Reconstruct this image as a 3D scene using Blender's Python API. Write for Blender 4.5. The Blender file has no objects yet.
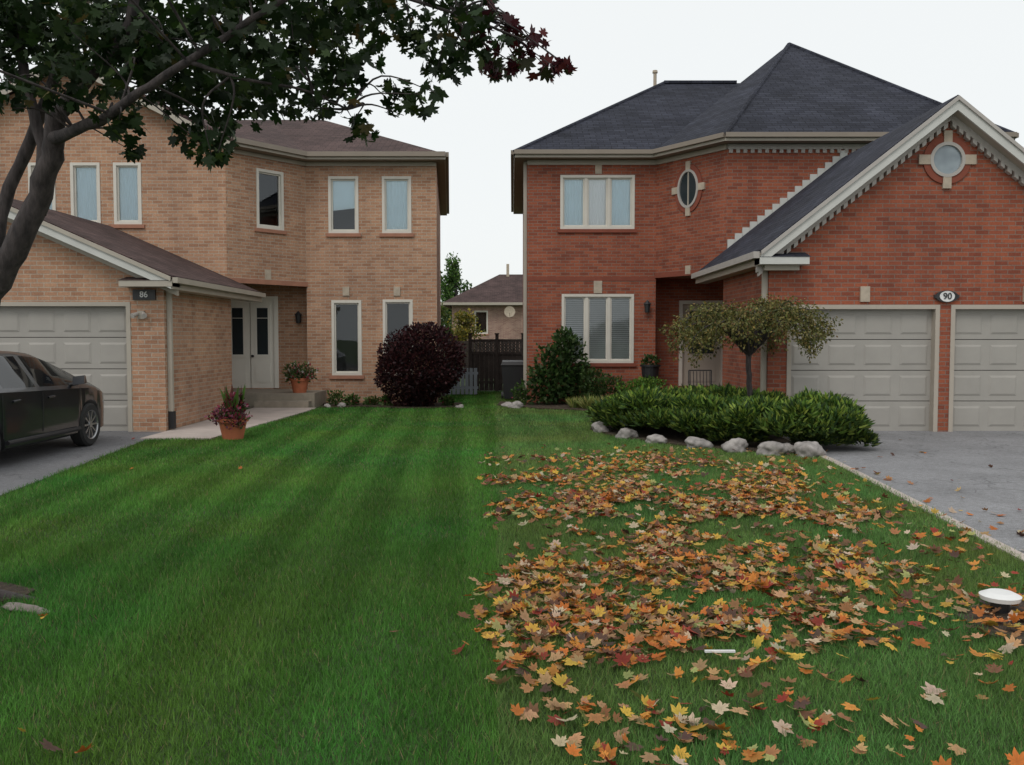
import bpy, math, random
import numpy as np
from mathutils import Vector
random.seed(7); rng=np.random.default_rng(7)
scene=bpy.context.scene
R=math.radians
# ---------------------------------------------------------------- materials
def newmat(name):
    m=bpy.data.materials.new(name); m.use_nodes=True
    nt=m.node_tree; b=nt.nodes['Principled BSDF']
    return m,nt,b
def N(nt,t,**kw):
    n=nt.nodes.new(t)
    for k,v in kw.items(): setattr(n,k,v)
    return n
def ramp(nt,src,stops):
    r=N(nt,'ShaderNodeValToRGB'); e=r.color_ramp.elements
    while len(e)<len(stops): e.new(0.5)
    for i,(p,c) in enumerate(stops): e[i].position=p; e[i].color=(*c,1)
    nt.links.new(src,r.inputs[0]); return r.outputs[0]
def mix(nt,f,a,b,mode='MIX'):
    m=N(nt,'ShaderNodeMix',data_type='RGBA',blend_type=mode)
    for s,v in ((m.inputs[0],f),(m.inputs[6],a),(m.inputs[7],b)):
        if hasattr(v,'is_linked'): nt.links.new(v,s)
        elif isinstance(v,(int,float)): s.default_value=v
        else: s.default_value=(*v,1)
    return m.outputs[2]
def noise(nt,scale,detail=4,vec=None,rough=.6):
    n=N(nt,'ShaderNodeTexNoise'); n.inputs['Scale'].default_value=scale; n.inputs['Detail'].default_value=detail
    n.inputs['Roughness'].default_value=rough
    if vec is None:
        g=N(nt,'ShaderNodeNewGeometry'); vec=g.outputs['Position']
    nt.links.new(vec,n.inputs['Vector']); return n.outputs[0]
def bump(nt,b,h,strength,dist=.01):
    n=N(nt,'ShaderNodeBump'); n.inputs['Strength'].default_value=strength; n.inputs['Distance'].default_value=dist
    nt.links.new(h,n.inputs['Height']); nt.links.new(n.outputs[0],b.inputs['Normal'])
def plain(name,col,rough=.6,var=.12,scale=6,bstr=.15,metal=0,coat=0):
    m,nt,b=newmat(name)
    n=noise(nt,scale,5)
    lo=tuple(c*(1-var) for c in col); hi=tuple(min(1,c*(1+var)) for c in col)
    nt.links.new(ramp(nt,n,[(.3,lo),(.7,hi)]),b.inputs['Base Color'])
    b.inputs['Roughness'].default_value=rough; b.inputs['Metallic'].default_value=metal
    b.inputs['Coat Weight'].default_value=coat
    if bstr: bump(nt,b,noise(nt,scale*12,3),bstr,.004)
    return m
def brick(name,c1,c2,c3,mortar):
    m,nt,b=newmat(name)
    uv=N(nt,'ShaderNodeUVMap').outputs[0]
    t=N(nt,'ShaderNodeTexBrick'); nt.links.new(uv,t.inputs['Vector'])
    t.inputs['Scale'].default_value=1; t.inputs['Brick Width'].default_value=.225; t.inputs['Row Height'].default_value=.074
    t.inputs['Mortar Size'].default_value=.0085; t.inputs['Mortar Smooth'].default_value=.15; t.inputs['Bias'].default_value=0
    t.inputs['Color1'].default_value=(*c1,1); t.inputs['Color2'].default_value=(*c2,1); t.inputs['Mortar'].default_value=(*mortar,1)
    t2=N(nt,'ShaderNodeTexBrick'); nt.links.new(uv,t2.inputs['Vector'])
    for k in ('Scale','Brick Width','Row Height','Mortar Size'): t2.inputs[k].default_value=t.inputs[k].default_value
    t2.inputs['Mortar Size'].default_value=0; t2.inputs['Bias'].default_value=-.5
    t2.inputs['Color1'].default_value=(1,1,1,1); t2.inputs['Color2'].default_value=(*c3,1)
    col=mix(nt,1.0,t.outputs[0],t2.outputs[0],'MULTIPLY')
    wn=noise(nt,.55,5); col=mix(nt,1.0,col,ramp(nt,wn,[(.3,(.82,.82,.84)),(.7,(1.1,1.08,1.05))]),'MULTIPLY')
    # faint rain streaking / weathering stretched vertically
    g=N(nt,'ShaderNodeNewGeometry'); mp=N(nt,'ShaderNodeMapping'); mp.inputs['Scale'].default_value=(1,1,.12); nt.links.new(g.outputs[0],mp.inputs[0])
    col=mix(nt,1.0,col,ramp(nt,noise(nt,3.2,5,mp.outputs[0]),[(.35,(.88,.87,.87)),(.6,(1.03,1.03,1.03))]),'MULTIPLY')
    wn2=noise(nt,30,3); col=mix(nt,1.0,col,ramp(nt,wn2,[(.3,(.82,.82,.82)),(.7,(1.12,1.12,1.12))]),'MULTIPLY')
    nt.links.new(col,b.inputs['Base Color']); b.inputs['Roughness'].default_value=.85
    inv=N(nt,'ShaderNodeMath',operation='SUBTRACT'); inv.inputs[0].default_value=1; nt.links.new(t.outputs['Fac'],inv.inputs[1])
    bump(nt,b,inv.outputs[0],.5,.008)
    return m
def shingle(name,c1,c2):
    m,nt,b=newmat(name)
    uv=N(nt,'ShaderNodeUVMap').outputs[0]
    t=N(nt,'ShaderNodeTexBrick'); nt.links.new(uv,t.inputs['Vector'])
    t.inputs['Scale'].default_value=1; t.inputs['Brick Width'].default_value=.31; t.inputs['Row Height'].default_value=.14
    t.inputs['Mortar Size'].default_value=.010; t.inputs['Mortar Smooth'].default_value=.4
    t.inputs['Color1'].default_value=(*c1,1); t.inputs['Color2'].default_value=(*c2,1); t.inputs['Mortar'].default_value=(*[c*.4 for c in c1],1)
    col=mix(nt,1.0,t.outputs[0],ramp(nt,noise(nt,.9,5),[(.3,(.65,.65,.65)),(.7,(1.3,1.3,1.3))]),'MULTIPLY')
    col=mix(nt,1.0,col,ramp(nt,noise(nt,40,2),[(.3,(.7,.7,.7)),(.7,(1.3,1.3,1.3))]),'MULTIPLY')
    nt.links.new(col,b.inputs['Base Color']); b.inputs['Roughness'].default_value=.9; b.inputs['Specular IOR Level'].default_value=.25
    inv=N(nt,'ShaderNodeMath',operation='SUBTRACT'); inv.inputs[0].default_value=1; nt.links.new(t.outputs['Fac'],inv.inputs[1])
    bump(nt,b,inv.outputs[0],.6,.01); return m
def vcol(name,rough=.6,trans=.25,spec=.3):
    m,nt,b=newmat(name)
    a=N(nt,'ShaderNodeAttribute',attribute_name='Col')
    nt.links.new(a.outputs[0],b.inputs['Base Color']); b.inputs['Roughness'].default_value=rough
    b.inputs['Specular IOR Level'].default_value=spec
    if trans:
        t=N(nt,'ShaderNodeBsdfTranslucent'); nt.links.new(a.outputs[0],t.inputs[0])
        mx=N(nt,'ShaderNodeMixShader'); mx.inputs[0].default_value=trans
        nt.links.new(b.outputs[0],mx.inputs[1]); nt.links.new(t.outputs[0],mx.inputs[2])
        nt.links.new(mx.outputs[0],nt.nodes['Material Output'].inputs[0])
    return m
M={}
M['brickL']=brick('tan_brick',(.50,.285,.175),(.40,.21,.125),(.78,.74,.72),(.46,.38,.30))
M['brickR']=brick('red_brick',(.36,.098,.046),(.265,.066,.034),(.70,.66,.66),(.25,.16,.125))
M['brickB']=brick('pale_brick',(.42,.26,.2),(.34,.19,.15),(.8,.75,.75),(.42,.36,.3))
M['sillL']=plain('brick_sill_tan',(.36,.17,.11),.85)
M['sillR']=plain('brick_sill_red',(.22,.06,.035),.85)
M['roofR']=shingle('slate_shingles',(.022,.024,.036),(.040,.043,.060))
M['roofL']=shingle('brown_shingles',(.060,.038,.036),(.095,.060,.056))
M['trim']=plain('cream_trim',(.40,.36,.30),.5,.06,3,.05)
M['trimF']=plain('window_frame_paint',(.62,.585,.52),.45,.05,3,.05)
M['trimW']=plain('white_trim',(.56,.56,.53),.5,.06,3,.05)
M['dent']=plain('dentil_trim',(.42,.39,.36),.6,.06,3,.05)
M['soffit']=plain('soffit',(.25,.21,.17),.7,.05,3,.05)
M['garage']=plain('garage_door_paint',(.35,.33,.30),.55,.06,2,.04)
M['door']=plain('door_paint',(.84,.80,.72),.45,.03,2,.04)
M['doorD']=plain('door_paint_taupe',(.42,.37,.31),.5,.05,2,.04)
M['stone']=plain('precast_stone',(.44,.37,.29),.85,.15,8,.3)
M['metal']=plain('dark_metal',(.03,.03,.032),.45,.1,5,0)
M['concrete']=plain('concrete',(.44,.375,.34),.9,.14,2.5,.4)
M['step']=plain('step_stone',(.28,.24,.19),.9,.15,6,.4)
M['wood']=plain('weathered_fence_wood',(.05,.04,.036),.85,.3,5,.4)
M['woodG']=plain('grey_painted_wood',(.22,.25,.28),.8,.15,4,.2)
M['curtain']=plain('curtain_fabric',(.80,.92,.97),.9,.03,1.5,.1)
M['curtainW']=plain('white_curtain',(.98,.98,.98),.9,.01,1.5,.1)
M['blind']=plain('window_blind',(.66,.67,.67),.7,.05,3,.0)
M['dark']=plain('unlit_backing',(.03,.028,.026),.9,.2,1,0)  # near-black backing; its colour stands in for the darkness of unlit rooms
M['black']=plain('black_plastic',(.018,.018,.02),.5,.1,5,.1)
M['white']=plain('white_enamel',(.75,.75,.74),.45,.03,5,0)
M['terracotta']=plain('terracotta',(.42,.13,.06),.75,.15,8,.2)
def glassmat():
    m,nt,b=newmat('window_glass'); nt.nodes.remove(b)
    t=N(nt,'ShaderNodeBsdfTransparent'); t.inputs[0].default_value=(.96,.98,.98,1)
    g=N(nt,'ShaderNodeBsdfGlossy'); g.inputs['Roughness'].default_value=.02; g.inputs[0].default_value=(.9,.95,1,1)
    f=N(nt,'ShaderNodeFresnel'); f.inputs[0].default_value=1.7
    nn=N(nt,'ShaderNodeBump'); nn.inputs['Strength'].default_value=.06; nn.inputs['Distance'].default_value=.05
    nt.links.new(noise(nt,1.2,1),nn.inputs['Height']); nt.links.new(nn.outputs[0],g.inputs['Normal'])
    mx=N(nt,'ShaderNodeMixShader'); nt.links.new(f.outputs[0],mx.inputs[0]); nt.links.new(t.outputs[0],mx.inputs[1]); nt.links.new(g.outputs[0],mx.inputs[2])
    nt.links.new(mx.outputs[0],nt.nodes['Material Output'].inputs[0]); return m
M['glass']=glassmat()
def gd():
    m,nt,b=newmat('dark_glass'); b.inputs['Base Color'].default_value=(.03,.04,.045,1); b.inputs['Roughness'].default_value=.04
    b.inputs['IOR'].default_value=1.6
    bump(nt,b,noise(nt,1.5,1),.05,.05); return m
M['glassD']=gd()
def gm():
    m,nt,b=newmat('pale_glass'); nt.links.new(ramp(nt,noise(nt,2.5,2),[(.3,(.16,.20,.23)),(.7,(.30,.36,.39))]),b.inputs['Base Color']); b.inputs['Roughness'].default_value=.06
    b.inputs['IOR'].default_value=1.7; return m
M['glassP']=gm()
def asphalt(name,base,amp):
    m,nt,b=newmat(name)
    c=ramp(nt,noise(nt,.9,6),[(.3,tuple(x*(1-amp) for x in base)),(.7,tuple(x*(1+amp) for x in base))])
    c=mix(nt,1.0,c,ramp(nt,noise(nt,90,3),[(.35,(.65,.65,.65)),(.65,(1.3,1.3,1.3))]),'MULTIPLY')
    c=mix(nt,1.0,c,ramp(nt,noise(nt,18,5),[(.35,(.82,.81,.8)),(.65,(1.1,1.1,1.1))]),'MULTIPLY')
    v=N(nt,'ShaderNodeTexVoronoi',feature='DISTANCE_TO_EDGE'); v.inputs['Scale'].default_value=.55
    g=N(nt,'ShaderNodeNewGeometry'); nn=N(nt,'ShaderNodeTexNoise'); nn.inputs['Scale'].default_value=2.5
    nt.links.new(g.outputs[0],nn.inputs[0]); ad=N(nt,'ShaderNodeVectorMath',operation='ADD'); nt.links.new(g.outputs[0],ad.inputs[0]); nt.links.new(nn.outputs[1],ad.inputs[1])
    nt.links.new(ad.outputs[0],v.inputs[0])
    c=mix(nt,1.0,c,ramp(nt,v.outputs[0],[(0,(.6,.6,.6)),(.012,(1,1,1))]),'MULTIPLY')
    nt.links.new(c,b.inputs['Base Color']); b.inputs['Roughness'].default_value=.85
    bump(nt,b,noise(nt,120,3),.5,.006); return m
M['asphalt']=asphalt('aged_asphalt',(.225,.226,.236),.2)
M['asphaltL']=asphalt('driveway_asphalt',(.15,.15,.158),.16)
M['road']=asphalt('road_asphalt',(.07,.07,.072),.2)
def soil():
    m,nt,b=newmat('mulch_soil')
    c=ramp(nt,noise(nt,14,6),[(.3,(.02,.014,.009)),(.7,(.10,.068,.042))])
    nt.links.new(c,b.inputs['Base Color']); b.inputs['Roughness'].default_value=.95; bump(nt,b,noise(nt,40,5),1,.03); return m
M['soil']=soil()
def lawnm(name):
    m,nt,b=newmat(name)
    c=ramp(nt,noise(nt,3,6),[(.3,(.035,.068,.014)),(.7,(.065,.12,.026))])
    c=mix(nt,1.0,c,ramp(nt,noise(nt,60,3),[(.3,(.5,.5,.5)),(.7,(1.3,1.3,1.3))]),'MULTIPLY')
    nt.links.new(c,b.inputs['Base Color']); b.inputs['Roughness'].default_value=.9; bump(nt,b,noise(nt,90,4),1,.02); return m
M['lawn']=lawnm('lawn_turf')
M['leaf']=vcol('foliage',.55,.3)
M['needle']=vcol('juniper_needles',.6,.2)
M['dryleaf']=vcol('fallen_leaf',.65,.15,.25)
M['grass']=vcol('grass_blade',.55,.3,.3)
def bark():
    m,nt,b=newmat('bark')
    g=N(nt,'ShaderNodeNewGeometry'); mp=N(nt,'ShaderNodeMapping'); mp.inputs['Scale'].default_value=(1,1,.25); nt.links.new(g.outputs[0],mp.inputs[0])
    n=noise(nt,26,6,mp.outputs[0])
    nt.links.new(ramp(nt,n,[(.3,(.018,.015,.016)),(.7,(.085,.07,.068))]),b.inputs['Base Color']); b.inputs['Roughness'].default_value=.9
    bump(nt,b,n,.9,.02); return m
M['bark']=bark()
M['rock']=plain('field_stone',(.30,.275,.26),.85,.45,7,.6)
M['rockB']=plain('root_wood',(.20,.17,.155),.9,.4,12,.7)

# ---------------------------------------------------------------- builders
def empty(name,loc=(0,0,0)):
    e=bpy.data.objects.new(name,None); e.location=loc; scene.collection.objects.link(e); return e
class Fr:
    def __init__(s,p0,p1):
        s.p=Vector((p0[0],p0[1],0)); q=Vector((p1[0],p1[1],0)); d=q-s.p; s.L=d.length; s.d=d.normalized(); s.n=Vector((s.d.y,-s.d.x,0))
    def m(s,u,z,o=0): return s.p+s.d*u+s.n*o+Vector((0,0,z))
class MB:
    def __init__(s): s.v=[];s.f=[];s.mi=[];s.mats=[]
    def mat(s,k):
        if k not in s.mats: s.mats.append(k)
        return s.mats.index(k)
    def poly(s,pts,k):
        i=len(s.v); s.v+= [Vector(p) for p in pts]; s.f.append(tuple(range(i,i+len(pts)))); s.mi.append(s.mat(k))
    def hexa(s,a,k):
        for q in ((3,2,1,0),(4,5,6,7),(0,1,5,4),(1,2,6,5),(2,3,7,6),(3,0,4,7)): s.poly([a[j] for j in q],k)
    def box(s,F,u0,u1,z0,z1,o0,o1,k):
        s.hexa([F.m(u0,z0,o1),F.m(u1,z0,o1),F.m(u1,z0,o0),F.m(u0,z0,o0),F.m(u0,z1,o1),F.m(u1,z1,o1),F.m(u1,z1,o0),F.m(u0,z1,o0)],k)
    def abox(s,x0,x1,y0,y1,z0,z1,k):
        s.hexa([(x0,y0,z0),(x1,y0,z0),(x1,y1,z0),(x0,y1,z0),(x0,y0,z1),(x1,y0,z1),(x1,y1,z1),(x0,y1,z1)],k)
    def beam(s,p,q,h0,h1,o0,o1,k):
        p=Vector(p);q=Vector(q); d=(q-p); d.z=0; d.normalize(); n=Vector((d.y,-d.x,0)); z=Vector((0,0,1))
        s.hexa([p+n*o1+z*h0,q+n*o1+z*h0,q+n*o0+z*h0,p+n*o0+z*h0,p+n*o1+z*h1,q+n*o1+z*h1,q+n*o0+z*h1,p+n*o0+z*h1],k)
    def dentils(s,p,q,h0,h1,o0,o1,k,sp=.17,w=.08):
        p=Vector(p);q=Vector(q); L=(q-p).length; n=int(L/sp)
        for i in range(n):
            a=p.lerp(q,(i+.2)*sp/L); b=p.lerp(q,((i+.2)*sp+w)/L); s.beam(a,b,h0,h1,o0,o1,k)
    def wall(s,F,u0,u1,z0,z1,holes,k,depth=.12):
        us=sorted({u0,u1,*[h[0] for h in holes],*[h[1] for h in holes]}); zs=sorted({z0,z1,*[h[2] for h in holes],*[h[3] for h in holes]})
        us=[x for x in us if u0<=x<=u1]; zs=[x for x in zs if z0<=x<=z1]
        for a,b in zip(us,us[1:]):
            for c,d in zip(zs,zs[1:]):
                um=(a+b)/2; zm=(c+d)/2
                if any(h[0]<um<h[1] and h[2]<zm<h[3] for h in holes): continue
                s.poly([F.m(a,c),F.m(b,c),F.m(b,d),F.m(a,d)],k)
        for h in holes:
            a,b,c,d=h[:4]
            s.poly([F.m(a,c,0),F.m(a,d,0),F.m(a,d,-depth),F.m(a,c,-depth)],k)
            s.poly([F.m(b,c,0),F.m(b,c,-depth),F.m(b,d,-depth),F.m(b,d,0)],k)
            s.poly([F.m(a,d,0),F.m(b,d,0),F.m(b,d,-depth),F.m(a,d,-depth)],k)
            s.poly([F.m(a,c,0),F.m(a,c,-depth),F.m(b,c,-depth),F.m(b,c,0)],k)
    def cyl(s,p,q,r0,r1,k,n=16,cap=True):
        p=Vector(p);q=Vector(q); d=(q-p).normalized(); a=d.orthogonal().normalized(); b=d.cross(a)
        P=[p+(a*math.cos(t)+b*math.sin(t))*r0 for t in [2*math.pi*i/n for i in range(n)]]
        Q=[q+(a*math.cos(t)+b*math.sin(t))*r1 for t in [2*math.pi*i/n for i in range(n)]]
        for i in range(n): j=(i+1)%n; s.poly([P[i],P[j],Q[j],Q[i]],k)
        if cap: s.poly(P[::-1],k); s.poly(Q,k)
    def ring(s,F,uc,zc,ru,rz,w,o0,o1,k,n=36):
        for i in range(n):
            t0=2*math.pi*i/n;t1=2*math.pi*(i+1)/n
            A=lambda t,e,o:F.m(uc+(ru+e)*math.cos(t),zc+(rz+e)*math.sin(t),o)
            s.poly([A(t0,0,o1),A(t0,w,o1),A(t1,w,o1),A(t1,0,o1)],k)
            s.poly([A(t0,w,o0),A(t1,w,o0),A(t1,w,o1),A(t0,w,o1)],k)
            s.poly([A(t0,0,o1),A(t1,0,o1),A(t1,0,o0),A(t0,0,o0)],k)
    def disc(s,F,uc,zc,ru,rz,o,k,n=36):
        s.poly([F.m(uc+ru*math.cos(2*math.pi*i/n),zc+rz*math.sin(2*math.pi*i/n),o) for i in range(n)],k)
    def build(s,name,parent=None,smooth=False):
        me=bpy.data.meshes.new(name); me.from_pydata([tuple(v) for v in s.v],[],s.f)
        for k in s.mats: me.materials.append(M[k])
        me.polygons.foreach_set('material_index',s.mi)
        uv=me.uv_layers.new(name='UVMap'); dat=np.zeros(len(me.loops)*2)
        me.update()
        for p in me.polygons:
            n=p.normal
            if abs(n.z)>.98: h=Vector((1,0,0)); t=Vector((0,1,0))
            else:
                h=Vector((0,0,1)).cross(n).normalized(); t=n.cross(h)
            for li in p.loop_indices:
                c=me.vertices[me.loops[li].vertex_index].co; dat[2*li]=c.dot(h)+50; dat[2*li+1]=c.dot(t)+50
        uv.data.foreach_set('uv',dat)
        if smooth: me.polygons.foreach_set('use_smooth',[True]*len(me.polygons))
        o=bpy.data.objects.new(name,me); scene.collection.objects.link(o)
        if parent: o.parent=parent
        return o
def leafobj(name,pos,axis,nrm,size,col,tmpl,tris,mat,parent=None,curl=0.0,twojit=None):
    n=len(pos); k=len(tmpl)
    a=axis/np.linalg.norm(axis,axis=1)[:,None]
    nr=nrm-(nrm*a).sum(1)[:,None]*a; nr/= (np.linalg.norm(nr,axis=1)[:,None]+1e-9)
    b=np.cross(a,nr)
    T=np.array(tmpl)
    cz=curl*(rng.random((n,1))*1.4-.3)*(T[:,0]**2+ (T[:,1]-.2)**2*.7)[None,:]
    P=pos[:,None,:]+size[:,None,None]*(T[None,:,0,None]*b[:,None,:]+T[None,:,1,None]*a[:,None,:]+cz[:,:,None]*nr[:,None,:])
    tr=np.array(tris); nt_=len(tr)
    idx=(tr[None]+ (np.arange(n)*k)[:,None,None]).reshape(-1)
    me=bpy.data.meshes.new(name); me.vertices.add(n*k); me.vertices.foreach_set('co',P.reshape(-1).astype(np.float32))
    me.loops.add(len(idx)); me.loops.foreach_set('vertex_index',idx.astype(np.int32))
    me.polygons.add(n*nt_); me.polygons.foreach_set('loop_start',(np.arange(n*nt_)*3).astype(np.int32)); me.polygons.foreach_set('loop_total',np.full(n*nt_,3,np.int32))
    me.update(calc_edges=True)
    ca=me.color_attributes.new('Col','FLOAT_COLOR','POINT')
    C=np.ones((n,k,4),np.float32); C[:,:,:3]=col[:,None,:]
    if twojit is not None: C[:,:,:3]*=np.array(twojit)[None,:,None]
    ca.data.foreach_set('color',C.reshape(-1))
    me.materials.append(M[mat]); o=bpy.data.objects.new(name,me); scene.collection.objects.link(o)
    if parent: o.parent=parent
    return o
half=[(0,1.0),(.09,.80),(.24,.76),(.17,.52),(.36,.62),(.68,.62),(.56,.42),(.42,.22),(.62,.16),(.74,-.04),(.42,-.12),(.2,-.24),(.02,-.12)]
mt=[(0,.22)]+half+[(-x,y) for x,y in half[::-1][:-1]]+[]
mtris=[(0,i,i+1) for i in range(1,len(mt)-1)]+[(0,len(mt)-1,1)]
lt=[(0,0),(.32,.45),(0,1),(-.32,.45)]; ltris=[(0,1,2),(0,2,3)]
ntris=[(0,1,2)]
def rdir(n):
    d=rng.normal(size=(n,3)); return d/np.linalg.norm(d,axis=1)[:,None]
_g=rng.random((64,64))
def vn(x,y,s):
    x=np.asarray(x)*s+100; y=np.asarray(y)*s+100; xi=np.floor(x).astype(int); yi=np.floor(y).astype(int); fx=x-xi; fy=y-yi
    fx=fx*fx*(3-2*fx); fy=fy*fy*(3-2*fy); g=lambda a,b:_g[a%64,b%64]
    return (g(xi,yi)*(1-fx)+g(xi+1,yi)*fx)*(1-fy)+(g(xi,yi+1)*(1-fx)+g(xi+1,yi+1)*fx)*fy
def palette(n,cols,w,j=.2):
    cols=np.array(cols); i=rng.choice(len(cols),n,p=np.array(w)/sum(w)); return cols[i]*(1+rng.uniform(-j,j,(n,1)))*(1+rng.uniform(-.08,.08,(n,3)))
def blob(name,ells,count,size,cols,w,tmpl=lt,tris=ltris,mat='leaf',parent=None,up=.3,curl=.2,pw=4,bumpy=.15):
    vol=np.array([e[3]*e[4]*e[5] for e in ells])**(2/3); cnt=(vol/vol.sum()*count).astype(int)+1
    Ps=[];Ds=[];Sh=[]
    for e,c in zip(ells,cnt):
        d=rdir(c); r=rng.random(c)**(1/pw)*(1+bumpy*np.sin(d[:,0]*7+e[0]*9)*np.sin(d[:,1]*6+1+e[1])*1.0+bumpy*.7*np.sin(d[:,2]*9+e[0]))
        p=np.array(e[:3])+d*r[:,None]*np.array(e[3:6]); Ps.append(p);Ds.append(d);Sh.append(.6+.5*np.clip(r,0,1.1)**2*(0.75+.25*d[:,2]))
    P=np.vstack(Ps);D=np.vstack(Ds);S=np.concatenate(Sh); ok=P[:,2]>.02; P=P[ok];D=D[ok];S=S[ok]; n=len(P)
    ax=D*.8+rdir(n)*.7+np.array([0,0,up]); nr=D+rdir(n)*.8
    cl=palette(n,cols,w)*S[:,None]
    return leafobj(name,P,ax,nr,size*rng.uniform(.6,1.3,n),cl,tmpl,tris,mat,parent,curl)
def catmull(pts,sub=5):
    pts=[np.array(p,float) for p in pts]; out=[]
    P=[2*pts[0]-pts[1]]+pts+[2*pts[-1]-pts[-2]]
    for i in range(1,len(P)-2):
        for s in range(sub):
            t=s/sub; a,b,c,d=P[i-1:i+3]
            out.append(.5*((2*b)+(-a+c)*t+(2*a-5*b+4*c-d)*t*t+(-a+3*b-3*c+d)*t**3))
    out.append(pts[-1]); return out
def limbs(name,lines,parent,mat='bark',jit=.0):
    cu=bpy.data.curves.new(name,'CURVE'); cu.dimensions='3D'; cu.bevel_depth=1; cu.bevel_resolution=3; cu.use_fill_caps=True
    for l in lines:
        pts=catmull(l,5); sp=cu.splines.new('POLY'); sp.points.add(len(pts)-1)
        for i,p in enumerate(pts):
            r=max(p[3],.0015); j=rng.normal(size=3)*jit*r if 0<i<len(pts)-1 else np.zeros(3)
            sp.points[i].co=(p[0]+j[0],p[1]+j[1],p[2]+j[2],1); sp.points[i].radius=r*(1+rng.uniform(-.06,.06))
        sp.use_smooth=True
    cu.materials.append(M[mat]); o=bpy.data.objects.new(name,cu); scene.collection.objects.link(o); o.parent=parent; return o
def sheet(name,pts,z,mat,th=None):
    b=MB()
    b.poly([(x,y,z) for x,y in pts],mat)
    if th:
        for i in range(len(pts)):
            j=(i+1)%len(pts); b.poly([(*pts[i],z-th),(*pts[j],z-th),(*pts[j],z),(*pts[i],z)],mat)
    return b.build(name)
def inpoly(x,y,poly):
    r=np.zeros(len(x),bool); n=len(poly)
    for i in range(n):
        x0,y0=poly[i];x1,y1=poly[(i+1)%n]
        if y0==y1: continue
        c=((y0>y)!=(y1>y))&(x<(x1-x0)*(y-y0)/(y1-y0)+x0); r^=c
    return r
def text(body,size,loc,parent,mat,name):
    c=bpy.data.curves.new(name,'FONT'); c.body=body; c.size=size; c.extrude=.004; c.align_x='CENTER'; c.align_y='CENTER'; c.offset=size*.012
    c.materials.append(M[mat]); o=bpy.data.objects.new(name,c); scene.collection.objects.link(o); o.location=loc; o.rotation_euler=(R(90),0,0); o.parent=parent
def window(b,F,u0,u1,z0,z1,n,fills,sill,tr='trimF'):
    w=.065
    b.box(F,u0,u0+w,z0,z1,-.1,.02,tr); b.box(F,u1-w,u1,z0,z1,-.1,.02,tr)
    b.box(F,u0+w,u1-w,z1-w,z1,-.1,.018,tr); b.box(F,u0+w,u1-w,z0,z0+w,-.1,.018,tr)
    W=(u1-u0-2*w)/n
    for i in range(n):
        a=u0+w+i*W; c=a+W
        if i: b.box(F,a-.035,a+.035,z0+w,z1-w,-.09,.0,tr)
        s=.035; aa=a+(.035 if i else 0); cc=c-(.035 if i<n-1 else 0)
        b.box(F,aa,aa+s,z0+w,z1-w,-.085,-.03,tr); b.box(F,cc-s,cc,z0+w,z1-w,-.085,-.03,tr)
        b.box(F,aa+s,cc-s,z0+w,z0+w+s,-.085,-.032,tr); b.box(F,aa+s,cc-s,z1-w-s,z1-w,-.085,-.032,tr)
        b.poly([F.m(aa,z0+w,-.06),F.m(cc,z0+w,-.06),F.m(cc,z1-w,-.06),F.m(aa,z1-w,-.06)],'glass')
        f=fills[i]
        if f in('curtain','curtainW'):
            m=14
            for j in range(m):
                x0=aa+(cc-aa)*j/m;x1=aa+(cc-aa)*(j+1)/m; o0=-.075-.008*(j%2); o1=-.075-.008*((j+1)%2)
                b.poly([F.m(x0,z0,o0),F.m(x1,z0,o1),F.m(x1,z1,o1),F.m(x0,z1,o0)],f)
        elif f=='halfcurtain':
            b.poly([F.m(aa,z0+(z1-z0)*.40,-.08),F.m(cc,z0+(z1-z0)*.45,-.08),F.m(cc,z1,-.08),F.m(aa,z1,-.08)],'curtain')
        elif f=='blind':
            z=z0
            while z<z1: b.poly([F.m(aa,z,-.075),F.m(cc,z,-.075),F.m(cc,z+.042,-.105),F.m(aa,z+.042,-.105)],'blind'); z+=.05
    b.poly([F.m(u0-.3,z0-.3,-.7),F.m(u1+.3,z0-.3,-.7),F.m(u1+.3,z1+.3,-.7),F.m(u0-.3,z1+.3,-.7)],'dark')  # dark sheet behind the glass in place of an unlit room
    if sill: b.box(F,u0-.06,u1+.06,z0-.085,z0-.002,-.05,.05,sill)
def garagedoor(b,F,u0,u1,z0,z1,rows,cols,o=-.13):
    H=(z1-z0)/rows; W=(u1-u0)/cols
    for r in range(rows):
        a=z0+r*H
        b.box(F,u0,u1,a+.006,a+H-.006,o-.04,o,'garage')
        for c in range(cols):
            x0=u0+c*W+.07;x1=u0+(c+1)*W-.07;y0=a+.09;y1=a+H-.09; e=.035; h=.014
            O=[F.m(x0,y0,o+.001),F.m(x1,y0,o+.001),F.m(x1,y1,o+.001),F.m(x0,y1,o+.001)]
            I=[F.m(x0+e,y0+e,o+h),F.m(x1-e,y0+e,o+h),F.m(x1-e,y1-e,o+h),F.m(x0+e,y1-e,o+h)]
            for j in range(4): k=(j+1)%4; b.poly([O[j],O[k],I[k],I[j]],'garage')
            b.poly(I,'garage')
    b.box(F,u0,u1,z0,z1,o-.08,o-.05,'dark')
    b.box(F,u0,u1,z0-.0,z0+.006,o-.04,o+.005,'black')
def doortrim(b,F,u0,u1,z0,z1,w,k,o0=-.12,o1=.025):
    e=.012
    b.box(F,u0-w,u0+e,z0,z1+w,o0,o1,k); b.box(F,u1-e,u1+w,z0,z1+w,o0,o1,k); b.box(F,u0+e,u1-e,z1-e,z1+w,o0,o1-.002,k)

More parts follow.
